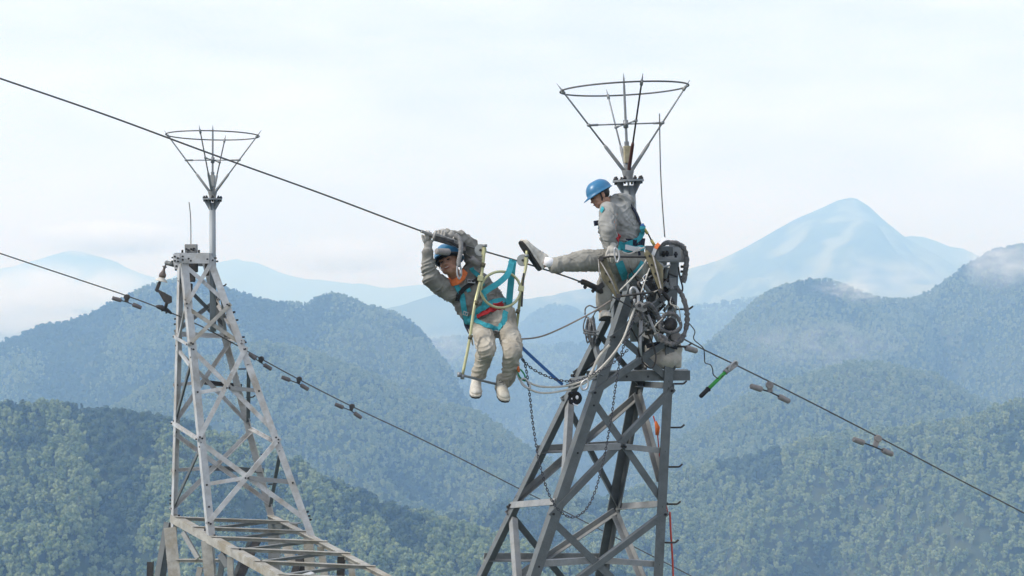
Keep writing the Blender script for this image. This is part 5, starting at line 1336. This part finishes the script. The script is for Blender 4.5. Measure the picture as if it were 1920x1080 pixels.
# black descender hanging on the pylon leg
ds_ = empty('descender', P(1077, 746, 14.05)); tag(ds_, 'round black rope descender with white marks hanging on the pylon', 'descender')
m = MB(); m.lathe(P(1078, 746, 14.09), (0, -1, 0), [(0, 0.055), (0.004, 0.066), (0.036, 0.066), (0.04, 0.058), (0.042, 0.02)], 22); m.ball(P(1069, 739, 14.05), 0.022); m.ball(P(1071, 753, 14.05), 0.025); m.build('descender_body', M_black, ds_)
m = MB(); m.ball(P(1082, 745, 14.047), 0.014, 0.006, 0.019); m.build('window_disc', M_sock, ds_)
m = MB(); m.tube(smooth_pts([P(1072, 746, 14.045), P(1073, 754, 14.045), P(1078, 759, 14.045), P(1084, 760, 14.045)], 4), 0.0065, 6); m.build('white_mark', M_sock, ds_)
# bundle of coiled cable beside the hanging foot
M_cable = mat('grey_cable', (0.10, 0.10, 0.10), 0.55, 0.2, 0.3, 40, stain=(0.35, 0.35, 0.34), stain_amt=0.6, stain_scale=25)
cb = MB(); rb = random.Random(3)
for i in range(11):
    cx = 1107 + rb.uniform(-7, 7); w = rb.uniform(3, 7); t0, b0_ = 594 + rb.uniform(-3, 8), 640 + rb.uniform(-14, 14); y0 = 14.18 + rb.uniform(-.05, .05)
    cb.tube(smooth_pts([P(cx - w, (t0 + b0_) / 2, y0), P(cx, t0, y0 + .02), P(cx + w, (t0 + b0_) / 2 + 4, y0 - .02), P(cx + rb.uniform(-2, 4), b0_, y0)], 6, True), 0.0075, 6, closed=True)
cb.tube(smooth_pts([P(1094, 618, 14.1), P(1106, 622, 14.08), P(1122, 622, 14.12)], 4), 0.009, 6); cb.tube(smooth_pts([P(1094, 624, 14.1), P(1108, 626, 14.08), P(1120, 629, 14.12)], 4), 0.009, 6)
tag(cb.build('cable_bundle', M_cable), 'tied bundle of grey cable hanging left of the sitting worker\'s lower shoe', 'cable')
m = MB(); m.tube(smooth_pts([P(1097, 590, 14.2), P(1098, 578, 14.2), P(1106, 573, 14.2), P(1116, 577, 14.2), P(1121, 575, 14.2)], 5), 0.008, 6); m.tube(smooth_pts([P(1112, 594, 14.22), P(1117, 584, 14.22), P(1124, 582, 14.22)], 4), 0.007, 6); tag(m.build('cable_lead', M_cable), 'grey cable lead arching over the tied cable bundle', 'cable')
# fuzzy grey padded jumper wrapped round the pylon top
M_fuzz = mat('matted_grey_wrap', (0.115, 0.112, 0.11), 0.95, 0, 0.4, 35, stain=(0.24, 0.235, 0.235), stain_amt=0.6, stain_scale=28, bump=1.0, bump_scale=70)
jm = MB(); jr = random.Random(5)
pts = smooth_pts([P(1222, 500, 14.45), P(1228, 472, 14.42), P(1245, 457, 14.42), P(1264, 455, 14.45), P(1281, 464, 14.48), P(1287, 485, 14.52), P(1285, 510, 14.55), P(1281, 530, 14.55)], 6)
jm.tube(pts, [0.024 + jr.uniform(-.004, .005) for _ in pts], 9)
tag(jm.build('padded_cable', M_fuzz), 'thick matted grey cable arching over the right pylon\'s top corner', 'cable', 'matted padded cables')
jm = MB(); pts = smooth_pts([P(1270, 540, 14.5), P(1280, 556, 14.48), P(1288, 585, 14.46), P(1287, 612, 14.45), P(1279, 634, 14.42), P(1264, 645, 14.4), P(1246, 641, 14.4), P(1236, 630, 14.42)], 7)
jm.tube(pts, [0.024 + jr.uniform(-.006, .007) for i in range(len(pts))], 9)
tag(jm.build('padded_cable', M_fuzz), 'thick matted grey cable hanging down the outer side of the right pylon leg', 'cable', 'matted padded cables')
jm = MB(); pts = [P(1257 + (19 + 2 * math.sin(3 * a)) * math.cos(a), 606 + 18 * math.sin(a), 14.36 + 0.01 * math.sin(2 * a)) for a in [2 * math.pi * q / 30 for q in range(30)]]
jm.tube(pts, [0.019 + jr.uniform(-.004, .005) for i in range(len(pts))], 9, closed=True)
tag(jm.build('padded_cable', M_fuzz), 'small ring of matted grey cable tied against the right pylon leg', 'cable', 'matted padded cables')
jm = MB(); pts = smooth_pts([P(1198, 580, 14.3), P(1216, 570, 14.35), P(1232, 590, 14.4), P(1240, 610, 14.4)], 5); jm.tube(pts, 0.026, 9); tag(jm.build('padded_cable', M_fuzz), 'short matted grey cable behind the pulley block', 'cable', 'matted padded cables')
# loops of loose dark lead inside the pylon head
m = MB(); m.ball(P(1257, 608, 14.42), 0.07, 0.03, 0.065); tag(m.build('cable_core', M_dark), 'dark heart of the coiled matted cable on the right pylon', 'cable')  # dark ball added to blacken the coil's open inside
for pts, lab in (([(1205, 610), (1222, 640), (1230, 670), (1222, 690), (1206, 680), (1196, 655)], 'loose dark cable loop inside the right pylon head'),
                 ([(1190, 520), (1200, 545), (1215, 560), (1212, 585), (1222, 600)], 'dark cable winding behind the olive bracket'),
                 ([(1272, 500), (1275, 520), (1280, 540), (1276, 555)], 'thin dark lead below the padded cable'),
                 ([(1170, 600), (1186, 620), (1200, 650), (1205, 690)], 'dark cable hanging inside the right pylon')):
    rope([P(x, y, 14.75) for x, y in pts], 0.011, M_dark, lab, 'dark leads inside the pylon head', 'cable')
m = MB(); m.tube([P(1215, 590, 14.55), P(1236, 640, 14.5)], 0.013, 8); tag(m.build('steel_bar', M_bright), 'bright slanting steel bar behind the pulley block', 'bar', 'bright steel bars')
m = MB(); m.tube([P(1202, 600, 14.6), P(1200, 650, 14.6), P(1203, 668, 14.6)], [0.02, 0.016, 0.006], 8); tag(m.build('steel_bar', M_bright), 'bright upright pointed steel bar under the pulley block', 'bar', 'bright steel bars')
# wire lanyard with yellow grips behind the sitting worker
ly = empty('lanyard', P(1215, 440, 14.45)); tag(ly, 'steel cord lanyard with yellow ends behind the sitting worker\'s waist', 'lanyard')
MB().tube([P(1206, 424, 14.42), P(1216, 440, 14.44), P(1226, 460, 14.46)], 0.0075, 7).build('cord', M_dark, ly)
M_yellow = mat('yellow_sheath', (0.50, 0.40, 0.12), 0.6, 0, 0.15, 20)
MB().tube([P(1206, 426, 14.41), P(1214, 438, 14.43)], 0.015, 8).build('grip_sheath', M_yellow, ly); MB().tube([P(1221, 450, 14.44), P(1227, 460, 14.45)], 0.015, 8).build('grip_sheath', M_yellow, ly)
m = MB(); m.tube([P(1203, 420, 14.40), P(1208, 427, 14.40)], 0.018, 8); m.build('snap_hook', M_blue_strap, ly)
m = MB(); m.strap([P(1224, 478, 14.40), P(1230, 464, 14.38), P(1240, 452, 14.38), P(1248, 447, 14.40)], 0.035, 0.008, (-0.4, -1, 0.2)); o = m.build('warning_tape', M_sock); tag(o, 'white and red tape tied beside the padded cable', 'tape')
m = MB(); m.strap([P(1229, 466, 14.37), P(1233, 460, 14.37), P(1236, 457, 14.37)], 0.037, 0.010, (-0.4, -1, 0.2)); m.build('red_band', M_orange, o)
# canvas tool sack
M_sack = cloth('pale_canvas_sack', (0.46, 0.43, 0.37), (0.30, 0.275, 0.235), 8, 0.8)
m = MB(); c = P(1243, 668, 14.98)
m.box(c, 0.34, 0.14, 0.22, (1, 0.2, 0), (-0.2, 1, 0)); m.ball(c + Vector((0.03, -0.03, -0.03)), 0.15, 0.11, 0.09); m.box(c + Vector((0.02, 0, 0.05)), 0.31, 0.12, 0.16, (1, 0.2, 0.08), (-0.2, 1, 0))
sk = link('tool_sack', remeshed(m, 'tool_sack', 0.011, 5, (0.016, 0.10), 40), M_sack); tag(sk, 'pale creased canvas sack resting on the platform bar of the right pylon', 'sack')
m = MB(); m.strap(smooth_pts([P(1212, 650, 14.86), P(1230, 645, 14.85), P(1250, 646, 14.86), P(1270, 652, 14.92)], 4), 0.04, 0.01, (0, -1, 0.2)); m.build('sack_rim', M_black, sk)
# green hot stick clamped on the wire with its earth lead
hp = empty('hot_stick', W(1380, 685)); tag(hp, 'green insulating stick with a black grip hooked onto the right wire', 'hot stick')
M_fgreen = mat('green_fibreglass', (0.035, 0.27, 0.045), 0.45, 0, 0.1, 15)
a, b = W(1364, 694, -0.04), W(1313, 744, -0.10)
m = MB(); m.tube([a, a.lerp(b, 0.72)], 0.019, 12); m.build('stick', M_fgreen, hp)
m = MB(); m.tube([a.lerp(b, 0.72), a.lerp(b, 0.97), b], [0.023, 0.022, 0.017], 12); m.build('grip', M_black, hp)
m = MB(); m.tube([a.lerp(b, 0.70), a.lerp(b, 0.73)], 0.028, 12); m.build('grip_collar', M_black, hp)
m = MB(); m.bar(a, W(1380, 682, -0.03), 0.055, 0.045, (0, -1, 0)); m.ball(W(1379, 681, -0.03), 0.03); m.build('clamp_jaw', M_tool, hp, 0.006)
m = MB(); m.tube(smooth_pts([W(1366, 696, -0.07), W(1370, 684, -0.08), W(1380, 677, -0.07), W(1383, 684, -0.06)], 4), 0.009, 7); m.build('clamp_lever', M_bright, hp)
m = MB(); m.tube([a.lerp(b, 0.02), a.lerp(b, 0.10)], 0.027, 12); m.build('ferrule', M_tool, hp)
rope([P(1286, 600, 14.5), P(1297, 612, 14.5), P(1303, 622, 14.5), P(1301, 636, 14.5), P(1318, 652, 14.5), P(1321, 668, 14.55), P(1322, 680, 14.6), P(1332, 684, 14.65), P(1336, 692, 14.7), P(1338, 703, 14.75), P(1348, 710, 14.8), P(1356, 704, W(1356, 700).y - 0.08)], 0.0065, M_dark, 'thin kinked earth lead running from the right pylon to the green stick', None, 'cable')
# thin cords left tangled in the gear on the pylon head
cr_ = random.Random(21)
for k in range(12):
    x, y = cr_.uniform(1172, 1262), cr_.uniform(495, 600); p = []
    for q in range(5):
        p.append(P(x, y, cr_.uniform(14.25, 14.55))); x += cr_.uniform(-22, 20); y += cr_.uniform(4, 26)
        x = min(max(x, 1168), 1276)
    m = MB(); m.tube(smooth_pts(p, 5), cr_.uniform(0.0045, 0.008), 6)
    tag(m.build('loose_cord', (M_rope_b, M_rope, M_cable, M_dark)[k % 4]), 'thin %s cord tangled among the gear of the right pylon head' % ('brown', 'off-white', 'mottled grey', 'black')[k % 4], 'cord', '%s loose cords on the right pylon head' % ('brown', 'off-white', 'mottled grey', 'black')[k % 4])
